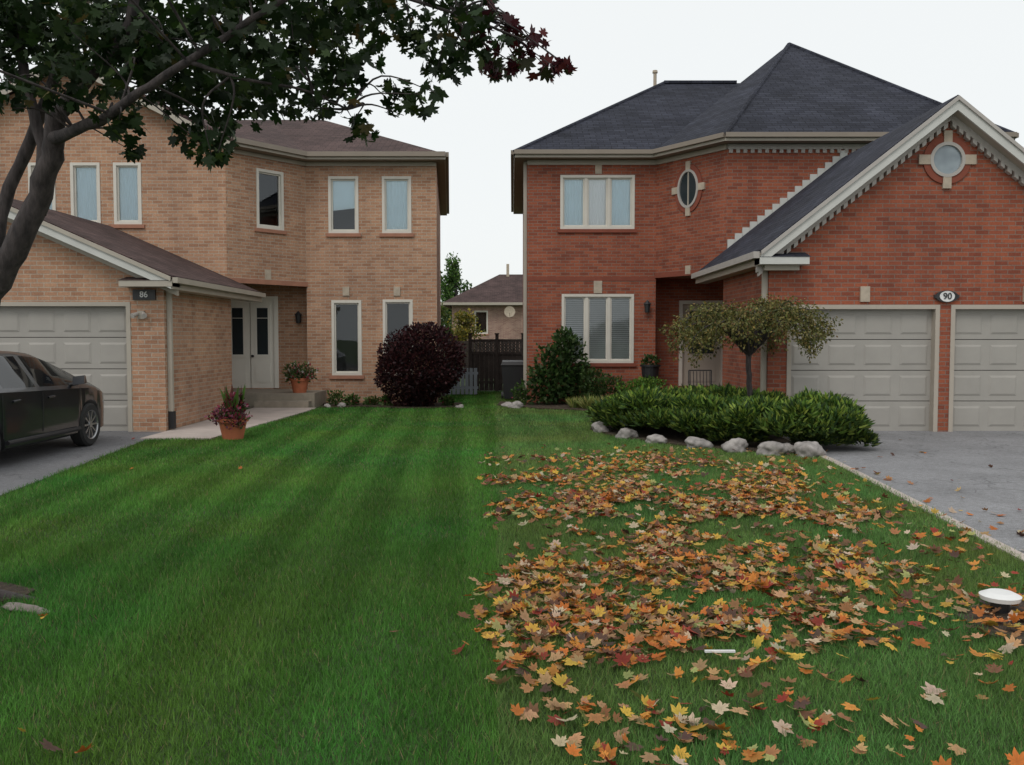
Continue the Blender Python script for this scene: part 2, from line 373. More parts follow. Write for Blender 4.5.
# ================================================================ HOUSE 90 (red)
H=empty('brick_house')
w=MB(); t=MB(); rf=MB(); wi=MB()
EZ=6.03
F1=Fr((.37,22),(3.5,22))
wu=(.80,2.60,4.25,5.55); wl=(.84,2.60,1.0,2.68)
w.wall(F1,0,F1.L,0,EZ,[wu,wl],'brickR')
window(wi,F1,*wu,3,['curtain','curtainW','curtain'],'sillR')
window(wi,F1,*wl,3,['blind','blind','blind'],'sillR')
t.box(F1,1.62,1.82,2.70,3.0,-.01,.03,'stone')
t.box(F1,0,F1.L,3.0,3.1,-.01,.012,'sillR')
t.box(F1,1.64,1.80,EZ-.45,EZ-.2,-.01,.02,'stone')
FA=Fr((3.5,22),(4.78,20.2)); w.wall(FA,0,FA.L,3.12,EZ,[],'brickR')
F2=Fr((4.78,20.2),(10.6,20.2)); w.wall(F2,0,F2.L,3.12,EZ,[],'brickR')
FS=Fr((.37,31),(.37,22)); w.wall(FS,0,9,0,EZ,[],'brickR')
FR=Fr((10.6,20.2),(10.6,31)); w.wall(FR,0,FR.L,0,EZ,[],'brickR')
FB=Fr((10.6,31),(.37,31)); w.wall(FB,0,FB.L,0,EZ,[],'brickR')
FD=Fr((3.5,22.9),(6.4,22.9)); dh=(.82,1.84,.36,2.48)
w.wall(FD,0,FD.L,0,3.12,[dh],'brickR')
w.wall(Fr((3.5,22),(3.5,22.9)),0,.9,0,3.12,[],'brickR')
w.wall(Fr((6.4,22.9),(6.4,18.6)),0,4.3,0,3.12,[],'brickR')
w.wall(Fr((6.4,18.6),(4.35,18.6)),0,2.05,0,3.0,[],'brickR')
w.poly([(3.5,22,3.12),(3.5,22.9,3.12),(6.4,22.9,3.12),(6.4,20.2,3.12),(4.78,20.2,3.12)],'trim')
t.box(FA,0,FA.L,3.07,3.19,-.05,.03,'sillR'); t.box(FA,1.0,1.16,3.1,3.3,-.01,.035,'stone'); t.box(F2,0,1,3.07,3.19,-.05,.03,'sillR')
wi.box(FD,dh[0],dh[1],dh[2],dh[3],-.12,-.08,'doorD'); doortrim(wi,FD,*dh,.08,'trimF')
wi.box(FD,.97,1.69,.5,1.05,-.08,-.065,'doorD'); wi.box(FD,1.02,1.64,1.22,2.3,-.082,-.068,'glassD'); wi.box(FD,1.32,1.34,1.22,2.3,-.082,-.06,'doorD')
wi.cyl(FD.m(1.75,1.35,-.08),FD.m(1.75,1.35,-.02),.03,.03,'metal')
def oval(F,uc,zc,ru,rz,gl):
    wi.disc(F,uc,zc,ru,rz,.012,gl); wi.ring(F,uc,zc,ru-.03,rz-.03,.055,0,.05,'dent')
    w.ring(F,uc,zc,ru+.025,rz+.025,.11,0,.03,'sillR')
    for du,dz,a,b2 in((1,0,.11,.08),(-1,0,.11,.08),(0,1,.07,.11),(0,-1,.07,.11)):
        cu=uc+du*(ru+.10);cz=zc+dz*(rz+.10); wi.box(F,cu-a,cu+a,cz-b2,cz+b2,-.01,.045,'stone')
oval(FA,1.06,5.08,.30,.42,'glassD')
wi.box(FA,1.045,1.075,4.68,5.48,.01,.03,'trim')
G1=Fr((4.35,15.3),(10.35,15.3)); d1=(.38,2.84,0,2.11); d2=(3.15,5.61,0,2.11)
w.wall(G1,0,6,0,3.0,[d1,d2],'brickR',.14)
w.poly([G1.m(0,3.0),G1.m(6,3.0),G1.m(3,5.32)],'brickR')
GL=Fr((4.35,18.6),(4.35,15.3)); w.wall(GL,0,3.3,0,3.0,[],'brickR')
w.wall(Fr((10.35,15.3),(10.35,20.2)),0,4.9,0,3.0,[],'brickR')
for d in(d1,d2): garagedoor(wi,G1,*d,4,4); doortrim(wi,G1,*d,.06,'doorD',-.14,.015)
wi.box(G1,1.54,1.70,2.22,2.48,-.01,.04,'stone'); wi.box(G1,4.3,4.46,2.22,2.48,-.01,.04,'stone')
oval(G1,2.96,4.60,.27,.27,'glassP')
ax=7.32; sl=.79; ezg=2.95; ex0=4.12; ex1=2*ax-ex0; azg=ezg+sl*(ax-ex0)
def slab(a,b_,c,d,th,k): 
    A=[Vector(x) for x in (a,b_,c,d)]; z=Vector((0,0,th)); rf.hexa([p-z for p in A]+A,k)
yf,yb=14.98,20.19
slab((ex0,yf,ezg+.12),(ax,yf,azg+.12),(ax,yb,azg+.12),(ex0,yb,ezg+.12),.07,'roofR')
slab((ax,yf,azg+.12),(ex1,yf,ezg+.12),(ex1,yb,ezg+.12),(ax,yb,azg+.12),.07,'roofR')
for p,q in(((ex0,yf,ezg),(ax,yf,azg)),((ax,yf,azg),(ex1,yf,ezg))):
    t.beam(p,q,-.13,.055,-.03,.012,'trimW'); t.beam(p,q,.03,.10,-.02,.045,'dent')
    t.beam(p,q,-.12,-.06,-.30,-.03,'trim')
    pb=Vector(p)+Vector((0,.26,0)); qb=Vector(q)+Vector((0,.26,0))
    t.beam(pb,qb,-.24,-.10,-.06,.035,'dent'); t.dentils(pb,qb,-.32,-.24,-.05,.045,'dent',.15,.085)
t.abox(ex0-.02,4.92,14.96,15.297,2.83,2.95,'trimW'); t.abox(ex0+.1,4.8,15.1,15.297,2.74,2.83,'trim')
t.poly([(ex0-.02,14.95,2.95),(4.95,14.95,2.95),(4.95,15.29,3.05),(ex0-.02,15.29,3.05)],'roofR')
t.abox(ex0-.02,ex0+.03,yf+.01,yb,2.82,3.02,'trim'); t.abox(ex0+.03,4.36,yf+.33,yb,2.82,2.86,'trim'); t.abox(ex0-.12,ex0-.022,yf,yb,2.93,3.04,'dent')
t.abox(4.26,4.345,15.35,15.43,0.1,2.82,'trim')
for i in range(16):
    x=4.8+i*.165; z=ezg+.12+sl*(x-ex0); t.abox(x,x+.16,20.165,20.195,z,z+.2,'trimW')
ez=EZ
A=[(0.05,21.62,ez),(3.36,21.62,ez),(4.64,19.82,ez),(10.95,19.82,ez),(10.95,31.4,ez),(0.05,31.4,ez)]
r1=(4.4,26.5,9.0); r2=(8.2,26.5,9.0); pk=(7.75,25.6,9.82)
def roofp(pts,k='roofR'): rf.poly(pts,k)
roofp([A[0],(6,21.62,ez),r2,r1]); roofp([(0.05,31.4,ez),A[0],r1]); roofp([(10,31.4,ez),(0.05,31.4,ez),r1,r2])
roofp([(3.36,31.4,ez),A[1],pk]); roofp([A[1],A[2],pk]); roofp([A[2],A[3],pk]); roofp([A[3],A[4],pk]); roofp([A[4],(3.36,31.4,ez),pk])
w.poly([(p[0],p[1],ez-.12) for p in A],'soffit')
for p,q in zip(A,A[1:]+A[:1]):
    t.beam(p,q,-.13,.03,-.02,.0,'trim'); t.beam(p,q,-.06,.04,.002,.08,'soffit')
for f,L in((F1,F1.L),(FA,FA.L)): t.box(f,0,L,EZ-.24,EZ-.13,-.01,.04,'trim')
t.box(F2,0,F2.L,EZ-.24,EZ-.13,-.01,.05,'dent'); t.dentils(F2.m(0,EZ-.32,0),F2.m(F2.L,EZ-.32,0),0,.08,-.01,.04,'dent',.16,.08)
for p,q in((A[0],r1),(pk,A[3]),(pk,A[2])):
    P=Vector(p);Q=Vector(q); rf.cyl(P+Vector((0,0,-.02)),Q+Vector((0,0,-.02)),.07,.07,'roofR',8)
rf.beam((4.4,26.5,9.0),(6.5,26.5,9.0),-.02,.05,-.1,.1,'roofR')
t.cyl((4.1,26.2,8.6),(4.1,26.2,9.2),.05,.05,'stone',10); t.cyl((4.1,26.2,9.2),(4.1,26.2,9.27),.08,.07,'stone',10)
t.abox(.28,.36,22.1,22.18,.1,EZ-.14,'trim')
w.build('walls',H); t.build('trim',H); rf.build('roof',H); wi.build('windows_and_doors',H)
s=empty('house_number_sign',(7.35,15.27,2.31)); b=MB(); Fz=Fr((-1,0),(1,0))
b.disc(Fz,1,0,.19,.10,.0125,'metal'); b.ring(Fz,1,0,.17,.08,.02,-.02,.02,'metal'); b.disc(Fz,1,0,.12,.085,.024,'white'); b.ring(Fz,1,0,.115,.08,.01,0,.028,'white')
b.abox(-.21,.21,-.012,.03,-.03,.03,'metal')
b.build('plate',s); text('90',.15,(0,-.032,0),s,'metal','digits')

# ================================================================ HOUSE 86 (tan)
H=empty('brick_house'); w=MB(); t=MB(); rf=MB(); wi=MB()
EZ=5.98
F1=Fr((-5.0,22),(-1.83,22)); hs=[(.55,1.28,4.15,5.52),(1.85,2.56,4.15,5.52),(.60,1.33,.70,2.53),(1.85,2.58,.7,2.55)]
w.wall(F1,0,F1.L,0,EZ,hs,'brickL')
window(wi,F1,*hs[0],1,['halfcurtain'],'sillL'); window(wi,F1,*hs[1],1,['curtain'],'sillL'); window(wi,F1,*hs[2],1,['none'],'sillL'); window(wi,F1,*hs[3],1,['none'],'sillL')
for u in(.96,2.2): t.box(F1,u-.08,u+.08,2.64,2.86,-.01,.03,'stone')
FA=Fr((-6.4,20.3),(-5.0,22)); ha=(.80,1.55,4.15,5.52)
w.wall(FA,0,FA.L,2.95,EZ,[ha],'brickL'); window(wi,FA,*ha,1,['none'],'sillL')
t.box(FA,1.0,1.16,2.97,3.2,-.01,.03,'stone')
F2=Fr((-13.2,20.3),(-6.4,20.3)); h2=[(2.40,3.0,4.15,5.52),(3.34,4.0,4.15,5.52),(4.30,4.92,4.15,5.52)]
w.wall(F2,0,F2.L,2.0,EZ,h2,'brickL')
for h in h2: window(wi,F2,*h,1,['curtain'],'sillL')
w.poly([F2.m(0,EZ),F2.m(6.8,EZ),F2.m(3.4,EZ+1.7)],'brickL')
w.wall(Fr((-1.83,22),(-2.45,31)),0,9.02,0,EZ,[],'brickL'); w.wall(Fr((-2.45,31),(-13.2,31)),0,10.75,0,EZ,[],'brickL'); w.wall(Fr((-13.2,31),(-13.2,20.3)),0,10.7,0,EZ,[],'brickL')
yd_=22.5
FD=Fr((-7.9,yd_),(-5.0,yd_)); dh=(.74,1.98,.36,2.56)
w.wall(FD,0,FD.L,0,2.95,[dh],'brickL'); w.wall(Fr((-5.0,yd_),(-5.0,22)),0,.5,0,2.95,[],'brickL'); w.wall(Fr((-7.9,18.95),(-7.9,yd_)),0,yd_-18.95,0,2.95,[],'brickL')
w.poly([(-5,22,2.95),(-5,yd_,2.95),(-7.9,yd_,2.95),(-7.9,20.3,2.95),(-6.4,20.3,2.95)],'trimF')
t.box(FA,-.02,FA.L+.02,2.86,2.97,-.05,.03,'sillL'); t.box(F2,5.3,6.8,2.86,2.97,-.05,.03,'sillL')
doortrim(wi,FD,*dh,.09,'door')
dm=(dh[0]+dh[1])/2
for a,c in((dh[0],dm),(dm,dh[1])):
    wi.box(FD,a+.01,c-.01,dh[2],dh[3],-.06,-.02,'door'); m=(a+c)/2
    wi.box(FD,m-.20,m+.20,1.12,2.44,-.021,-.008,'door'); wi.box(FD,m-.135,m+.135,1.20,2.36,-.01,-.004,'glassD'); wi.box(FD,m-.19,m+.19,.5,.98,-.021,-.004,'door')
    wi.box(FD,m-.135,m+.135,2.10,2.115,-.006,.002,'door')
wi.cyl(FD.m(dm+.06,1.16,-.02),FD.m(dm+.06,1.16,.04),.03,.03,'metal')
G1=Fr((-12.1,15.3),(-5.9,15.3)); d1=(.7,5.57,0,2.16)
w.wall(G1,0,6.2,0,2.55,[d1],'brickL',.14); w.poly([G1.m(0,2.55),G1.m(6.2,2.55),G1.m(3.1,3.92)],'brickL')
w.wall(Fr((-5.9,15.3),(-5.9,18.95)),0,3.65,0,2.55,[],'brickL'); w.wall(Fr((-5.9,18.95),(-7.9,18.95)),0,2,0,2.5,[],'brickL'); w.wall(Fr((-12.1,20.3),(-12.1,15.3)),0,5,0,2.55,[],'brickL')
garagedoor(wi,G1,*d1,4,8); doortrim(wi,G1,*d1,.06,'trim',-.14,.015)
ax=-9.0; ex0=-5.64; sl=.44; ezg=2.52; azg=ezg+sl*(ex0-ax); exl=2*ax-ex0; yf,yb=14.95,20.29
slab((ax,yf,azg+.12),(ex0,yf,ezg+.12),(ex0,yb,ezg+.12),(ax,yb,azg+.12),.07,'roofL')
slab((exl,yf,ezg+.12),(ax,yf,azg+.12),(ax,yb,azg+.12),(exl,yb,ezg+.12),.07,'roofL')
for p,q in(((exl,yf,ezg),(ax,yf,azg)),((ax,yf,azg),(ex0,yf,ezg))):
    t.beam(p,q,-.10,.055,-.03,.012,'trimW'); t.beam(p,q,.03,.10,-.02,.045,'trim'); t.beam(p,q,-.10,-.05,-.34,-.03,'trim')
    pb=Vector(p)+Vector((0,.29,0)); qb=Vector(q)+Vector((0,.29,0)); t.beam(pb,qb,-.20,-.09,-.06,.03,'trim')
t.abox(-6.5,ex0+.02,14.93,15.297,2.46,2.56,'trim'); t.poly([(-6.52,14.92,2.56),(ex0+.02,14.92,2.56),(ex0+.02,15.29,2.64),(-6.52,15.29,2.64)],'roofL')
t.abox(ex0-.03,ex0+.02,yf+.01,yb,2.42,2.58,'trim'); t.abox(-5.91,ex0-.03,yf+.35,yb,2.42,2.46,'trim'); t.abox(ex0+.022,ex0+.11,yf,yb,2.52,2.61,'trim')
t.abox(-5.895,-5.82,15.4,15.47,.25,2.42,'trim'); t.abox(-5.895,-5.80,15.39,15.49,.05,.35,'black')
ez=EZ
A=[(-6.7,20.0,ez),(-6.15,20.0,ez),(-4.88,21.6,ez),(-1.58,21.6,ez),(-2.25,31.4,ez),(-13.5,31.4,ez)]
r1=(-5.5,26.5,7.95); r2=(-9.8,26.5,7.95)
rf.poly([(-12,21.6,ez),A[3],r1,r2],'roofL'); rf.poly([A[3],A[4],r1],'roofL'); rf.poly([A[4],(-13.5,31.4,ez),r2,r1],'roofL'); rf.poly([(-13.5,31.4,ez),(-13.5,21.6,ez),r2],'roofL')
rf.poly([(-4.88,21.6,ez),(-6.15,20.0,ez),(-6.6,25.5,7.6)],'roofL')
gx=-9.8; gz=ez+1.85
for s_ in (1,-1):
    e=(gx+s_*3.7,ez-.02)
    a=[(gx,19.95,gz),(e[0],19.95,e[1]),(e[0],26,e[1]),(gx,26,gz)]
    if s_<0: a=a[::-1]
    slab(*a,.09,'roofL')
t.beam((gx-3.7,19.95,ez-.02),(gx,19.95,gz),-.26,-.09,-.03,.0,'trim'); t.beam((gx,19.95,gz),(gx+3.7,19.95,ez-.02),-.26,-.09,-.03,.0,'trim')
w.poly([(p[0],p[1],ez-.12) for p in [(-7,21,0),(-6.15,20,0)]+A[2:]],'soffit')
for p,q in zip(A[1:],A[2:]):
    t.beam(p,q,-.13,.03,-.02,0,'trim'); t.beam(p,q,-.07,.04,.002,.08,'soffit')
for f,L in((F1,F1.L),(FA,FA.L)): t.box(f,0,L,EZ-.22,EZ-.13,-.01,.04,'trim')
w.build('walls',H); t.build('trim',H); rf.build('roof',H); wi.build('windows_and_doors',H)
s=empty('house_number_sign',(-6.22,15.27,2.34)); b=MB(); b.abox(-.19,.19,-.015,.03,-.085,.085,'metal'); b.build('plate',s); text('86',.14,(0,-.02,0),s,'white','digits')
s=empty('wall_lamp',(-6.28,15.28,2.0)); b=MB(); b.abox(-.05,.05,-.02,.02,-.07,.07,'trim'); b.cyl((-.05,-.02,.02),(-.1,-.12,-.02),.03,.045,'dent',12); b.cyl((.05,-.02,.02),(.1,-.12,-.02),.03,.045,'dent',12); b.build('fixture',s)
def lantern(loc):
    s=empty('wall_lantern',loc); b=MB(); b.abox(-.04,.04,0,.03,-.1,.1,'metal'); b.cyl((0,-.1,-.12),(0,-.1,.08),.05,.08,'metal',8); b.cyl((0,-.1,.08),(0,-.1,.18),.1,.01,'metal',8); b.cyl((0,-.1,.1),(0,.02,.1),.012,.012,'metal',6); b.build('body',s)
lantern((3.28,21.97,2.35)); lantern((-5.3,yd_-.03,2.1))

# ================================================================ ground
g=MB(); g.poly([(-400,-400,-.03),(400,-400,-.03),(400,500,-.03),(-400,500,-.03)],'lawn'); g.build('ground')
dL=[(-12.1,1.2),(-4.2,1.2),(-5.2,9.17),(-5.75,14.1),(-5.88,15.44),(-12.1,15.44)]
dR=[(3.2,1.2),(3.7,6.5),(4.16,11.6),(4.38,15.44),(10.4,15.44),(10.4,1.2)]
sheet('lawn',[(-60,1.2),(60,1.2),(60,60),(-60,60)],0,'lawn')
sheet('driveway',dL,.012,'asphaltL',.03); sheet('driveway',dR,.012,'asphalt',.03)
pth=[(-5.87,14.15),(-4.75,14.15),(-4.45,19.6),(-4.45,20.4),(-5.87,20.4)]
sheet('concrete_path',pth,.03,'concrete',.05)
sheet('sidewalk',[(-60,-.6),(60,-.6),(60,1.2),(-60,1.2)],.008,'concrete',.04)
sheet('road',[(-60,-14),(60,-14),(60,-2.6),(-60,-2.6)],-.02,'road')
sheet('kerb',[(-60,-2.6),(60,-2.6),(60,-2.45),(-60,-2.45)],.09,'concrete',.13)
e=MB()
for p,q in zip(dR[:4],dR[1:4]): e.beam((*p,0),(*q,0),0,.02,-.04,.06,'concrete')
e.build('driveway_edging')
bedL=[(-4.4,20.6),(-3.4,20.9),(-2.4,20.3),(-1.35,20.6),(-1.2,22),(-1.83,22.05),(-4.9,22.05),(-4.4,21.4)]
bedR=[(-.35,21.3),(.6,20.3),(1.8,19.6),(2.8,18.6),(2.6,17.3),(1.6,16.6),(1.35,15.6),(1.75,14.3),(2.5,13.25),(3.4,12.55),(4.2,12.2),(4.25,13),(4.4,18.6),(3.4,20.6),(3.5,22),(.37,22.02),(-.3,22.4)]
sheet('mulch_bed',bedL,.035,'soil',.06); sheet('mulch_bed',bedR,.035,'soil',.06)
th=np.linspace(0,2*math.pi,15)[:-1]
tb=[(3.55+1.0*math.cos(a)*(1+.12*math.sin(3*a)),4.75+.85*math.sin(a)*(1+.1*math.cos(4*a))) for a in th]
tb2=[(-3.42+.42*math.cos(a)*(1+.1*math.sin(3*a)),5.48+.30*math.sin(a)*(1+.1*math.cos(4*a))) for a in th]
sheet('mulch_ring',tb,.02,'soil',.03); sheet('mulch_ring',tb2,.02,'soil',.03)
b=MB(); b.abox(-7.85,-4.55,20.7,yd_-.02,.0,.34,'step'); b.abox(-5.86,-4.62,20.38,20.7,.0,.17,'step'); b.build('entrance_steps')
b=MB(); b.abox(3.4,6.35,20.4,22.88,0,.34,'brickR'); b.abox(3.35,6.35,20.35,22.88,.341,.40,'sillR'); b.abox(3.55,6.3,20.0,20.35,0,.2,'sillR'); b.build('entrance_steps')

# ================================================================ grass
def grass_pts(y0,y1,den):
    A=(y1-y0)*11.5; n=int(A*den); x=rng.uniform(-6.5,5.0,n); y=rng.uniform(y0,y1,n)
    k=np.abs(x)<y*.66+.8; x=x[k];y=y[k]
    bad=np.zeros(len(x),bool)
    jx=x+rng.normal(size=len(x))*.03; jy=y+rng.normal(size=len(x))*.03
    for P in(dL,dR,pth,bedL,bedR,tb,tb2): bad|=inpoly(jx,jy,P)
    bad|=(y>20.3)&(x<-4.4); bad|=(y>22)&((x<-1.83)|(x>.37))
    bad|=(x<-5.8)&(y>14)
    return x[~bad],y[~bad]
xs=[];ys=[];ws=[];hs_=[]
for y0,y1,den,wd,hh in((2.4,4.5,9500,.0045,.052),(4.5,7,8000,.005,.05),(7,11,4600,.007,.05),(11,16,2400,.010,.045),(16,27,1100,.015,.045)):
    x,y=grass_pts(y0,y1,den); xs.append(x);ys.append(y);ws.append(np.full(len(x),wd));hs_.append(np.full(len(x),hh))
x=np.concatenate(xs);y=np.concatenate(ys);wd=np.concatenate(ws);hh=np.concatenate(hs_)*rng.uniform(.55,1.25,len(x))*(.75+.5*vn(x,y,1.5))
n=len(x); left=x+.02*y+.03*np.sin(y*2.1)<.04
sx=x+.055*y+.03*np.sin(y*.7)
stripe=np.tanh(3.0*np.sin(sx/.66*2*math.pi))
amp=np.where(left,.13,.07)*(.6+.8*vn(x+3,y*.4,1.0))*np.clip((y-3)/5,.35,1)
lean=rng.normal(size=(n,2))*.4; lean[:,1]+=np.where(left,.12,.06)*stripe
pos=np.stack([x,y,np.zeros(n)],1); axis=np.stack([lean[:,0],lean[:,1],np.ones(n)],1)
colL=np.array([.082,.215,.034]); colR=np.array([.125,.240,.060])
col=np.where(left[:,None],colL,colR)*(1+amp*stripe)[:,None]
pat=vn(x,y,.8)*.5+vn(x,y,3.1)*.3+vn(x,y,9)*.2
col=col*(.70+.64*pat)[:,None]; col[:,0]*=(.75+.6*vn(x+9,y,1.2)); col*=rng.uniform(.55,1.45,(n,1))
dry=rng.random(n)<.04; col[dry]=np.array([.27,.24,.11])
o=leafobj('grass',pos,axis,np.stack([rng.normal(size=n),rng.normal(size=n),np.zeros(n)],1),hh,col,[(-.05,0),(.05,0),(0,1)],ntris,'grass')
me=o.data; co=np.zeros(n*9,np.float32); me.vertices.foreach_get('co',co); co=co.reshape(n,3,3); mid=(co[:,0]+co[:,1])/2; dv=co[:,1]-co[:,0]; dv/=np.linalg.norm(dv,axis=1)[:,None]; co[:,0]=mid-dv*wd[:,None]/2; co[:,1]=mid+dv*wd[:,None]/2
me.vertices.foreach_set('co',co.reshape(-1)); me.update()

# ================================================================ fallen leaves
n0=60000; x=rng.uniform(-.9,4.3,n0); y=rng.uniform(2.6,13.2,n0)
lb=np.interp(y,[2.6,3.4,4,4.9,7.1,11.8,13.2],[.0,.0,-.22,-.42,-.16,-.40,-.3])+(vn(x*0,y,1.6)-.5)*.35
rb=np.interp(y,[2.6,3.4,4.2,5,6.5,11.6,13.2],[1.2,1.3,1.9,2.9,3.75,4.25,4.1])
den=np.clip((x-lb)*5,0,1)*np.clip((rb-x)*1.3,0.10,1)*np.clip((12.9-y)/4.2,0.03,1)*(x>lb)
cl=vn(x,y,1.7)*.5+vn(x+5,y+3,4.5)*.5
cc=np.interp(y,[3,5,8,12],[.6,1.0,1.5,2.0])
core=np.exp(-((x-lb-cc)/np.interp(y,[3,6,9],[.8,1.7,2.2]))**2)
p=den*np.clip((cl-.31)*2.6,.05,1)*(.12+.88*core)*np.clip((y-2.6)/2.0,.2,1)
k=(rng.random(n0)<p*.66); x=x[k];y=y[k]
xe=rng.uniform(-6,4.6,150);ye=rng.uniform(3,14,150); ke=(xe>-.1)|(rng.random(150)<.06)
xm=rng.normal(3.15,.5,420);ym=rng.normal(4.85,.45,420)
xd=rng.uniform(3.8,7.5,150);yd=rng.uniform(5,14.5,150); kd=rng.random(150)<np.exp(-(xd-3.8)*.8)
xs2=rng.uniform(.3,3.0,70); ys2=rng.uniform(2.9,4.2,70)
xf=np.array([-1.95,-1.75,-.62,-1.0,-1.55,-1.62,-1.4]); yf_=np.array([3.5,3.35,4.75,3.05,3.2,3.3,3.15])
x=np.concatenate([x,xe[ke],xm,xd[kd],xs2,xf,[-2.62,-2.65]]);y=np.concatenate([y,ye[ke],ym,yd[kd],ys2,yf_,[4.97,5.02]]); n=len(x)
ondrive=inpoly(x,y,dR); z=np.where(ondrive,.025,rng.uniform(.03,.055,n))
a=rng.uniform(0,2*math.pi,n); ax_=np.stack([np.cos(a),np.sin(a),rng.normal(size=n)*.28],1); nr=np.stack([rng.normal(size=n)*.4,rng.normal(size=n)*.4,np.ones(n)],1)
cols=[(.60,.37,.06),(.46,.28,.14),(.55,.17,.035),(.19,.085,.045),(.34,.35,.12),(.30,.045,.028),(.55,.44,.30),(.10,.055,.04),(.36,.17,.07),(.62,.26,.05)]
C=palette(n,cols,[4,4,4,4,1.6,1.8,2.2,2.4,5,2.5],.25)
leafobj('fallen_leaves',np.stack([x,y,z],1),ax_,nr,.050*rng.uniform(.5,1.35,n),C,mt,mtris,'dryleaf',None,.6,[.75]+[1.1 if i%2 else .85 for i in range(len(mt)-1)])
print('leaves',n)
# ================================================================ maple tree
T=empty('maple_tree')
L=[]
L.append([(-3.42,5.5,-.05,.16),(-3.44,5.48,.3,.125),(-3.48,5.4,.9,.105),(-3.36,5.3,1.5,.095),(-3.02,5.2,1.85,.08),(-2.72,5.1,2.25,.066),(-2.56,5.05,2.6,.058),(-2.50,5.0,2.82,.052)])
L.append([(-2.50,5.0,2.82,.046),(-2.30,4.95,3.0,.036),(-2.07,4.9,3.22,.03),(-1.98,4.9,3.6,.026),(-1.9,4.9,4.2,.02)])
L.append([(-2.54,5.02,2.7,.036),(-2.08,4.6,2.70,.027),(-1.81,4.45,2.8,.022),(-1.56,4.4,2.93,.019),(-1.31,4.4,3.09,.016),(-1.0,4.4,3.28,.013),(-.5,4.5,3.6,.009)])
L.append([(-2.66,5.1,2.3,.04),(-2.68,5.2,2.7,.035),(-2.76,5.2,3.0,.03),(-2.8,5.2,3.4,.028),(-2.75,5.1,4.2,.02)])
L.append([(-3.02,5.2,1.88,.045),(-2.96,5.3,2.4,.038),(-2.8,5.3,2.75,.034),(-2.6,5.25,3.2,.03),(-2.3,5.1,3.9,.025)])
L.append([(-3.36,5.3,1.5,.06),(-3.5,5.4,2.4,.055),(-3.7,5.2,3.6,.045),(-3.8,5,4.6,.03)])
L.append([(-1.98,4.9,3.6,.022),(-1.4,4.8,3.62,.015),(-.8,4.8,3.45,.011),(-.3,4.8,3.3,.008),(.1,4.8,3.15,.004)])
L.append([(-1.56,4.4,2.93,.012),(-1.3,4.45,2.86,.009),(-1.05,4.55,2.84,.006),(-.85,4.7,2.78,.003)])
for a,l in((.0,.62),(-.5,.5),(2.6,.5),(-1.2,.3)):
    L.append([(-3.42,5.5,.08,.06),(-3.4+l*.5*math.cos(a),5.45+l*.5*math.sin(a),.02,.035),(-3.4+l*math.cos(a),5.45+l*math.sin(a)*.9,-.03,.015)])
cl=[(10,50,45),(60,30,50),(105,55,50),(60,85,30),(125,120,22),(150,60,48),(195,30,45),(205,90,40),(222,140,24),(250,60,42),(272,100,28),(300,50,38),(330,88,32),(362,128,18),(345,30,40),(398,100,20),(390,15,34),(440,70,24),(455,20,36),(478,45,28),(500,70,18),(200,140,20),(165,95,32),(135,150,12),(20,95,22),(240,110,26),(310,110,18),(0,20,50),(130,20,50),(250,10,50),(300,0,44),(85,10,45),(180,55,40),(280,75,30),(355,60,28),(420,40,24),(215,160,12),(425,100,16),(350,0,40),(230,35,40)]
CL=[]
for u,v,r in cl:
    Y=rng.uniform(4.5,5.6); CL.append(((u-512)/900*Y,Y,1.6+(338-v)/900*Y,r/900*Y*1.05,0))
for u,v,r in((505,38,22),(520,60,16),(548,68,16),(562,72,10),(490,75,14),(480,25,22),(535,45,12)):
    Y=4.9; CL.append(((u-512)/900*Y,Y,1.6+(338-v)/900*Y,r/900*Y,1))
for i in range(60):  # more canopy overhead, out of view, added to shade the lawn
    X=rng.uniform(-6,.2);Y=rng.uniform(1.2,7.5);r=rng.uniform(.3,.5); Z=1.6+.385*Y+r+rng.uniform(.1,1.8); CL.append((X,Y,Z,r,2))
allp=np.array([q[:3] for l in L[:8] for q in catmull(l,4)])
for c in CL:
    if c[4]==2 and rng.random()<.6: continue
    for _ in range(2):
        e=np.array(c[:3])+rng.normal(size=3)*c[3]*.35; d=np.linalg.norm(allp-e,axis=1); s_=allp[d.argmin()]
        if c[4]==1: s_=np.array([-.3,4.8,3.3])
        m_=(s_+e)/2+rng.normal(size=3)*.05+np.array([0,0,.08]); L.append([(*s_,.007),(*m_,.0045),(*e,.0018)])
limbs('branches',L,T,jit=.12)
P=[];C=[]
for c in CL:
    m=int(max(14,(c[3]/.2)**2*(88 if c[4]<2 else 24))); d=rdir(m)*(rng.random(m)**.5)[:,None]; d[:,2]*=.8
    P.append(np.array(c[:3])+d*c[3]*1.15)
    if c[4]==1: C.append(palette(m,[(.05,.009,.013),(.09,.016,.016),(.03,.035,.013)],[5,2,1]))
    else: C.append(palette(m,[(.012,.028,.007),(.02,.045,.010),(.04,.07,.015),(.09,.07,.02)],[5,4,1.6,.2]))
P=np.vstack(P);C=np.vstack(C);n=len(P)
a=rng.normal(size=(n,3)); a[:,2]-=.9; nr=rng.normal(size=(n,3))*.8; nr[:,2]+=.8
leafobj('leaves',P,a,nr,.056*rng.uniform(.6,1.25,n),C,mt,mtris,'leaf',T,.35)

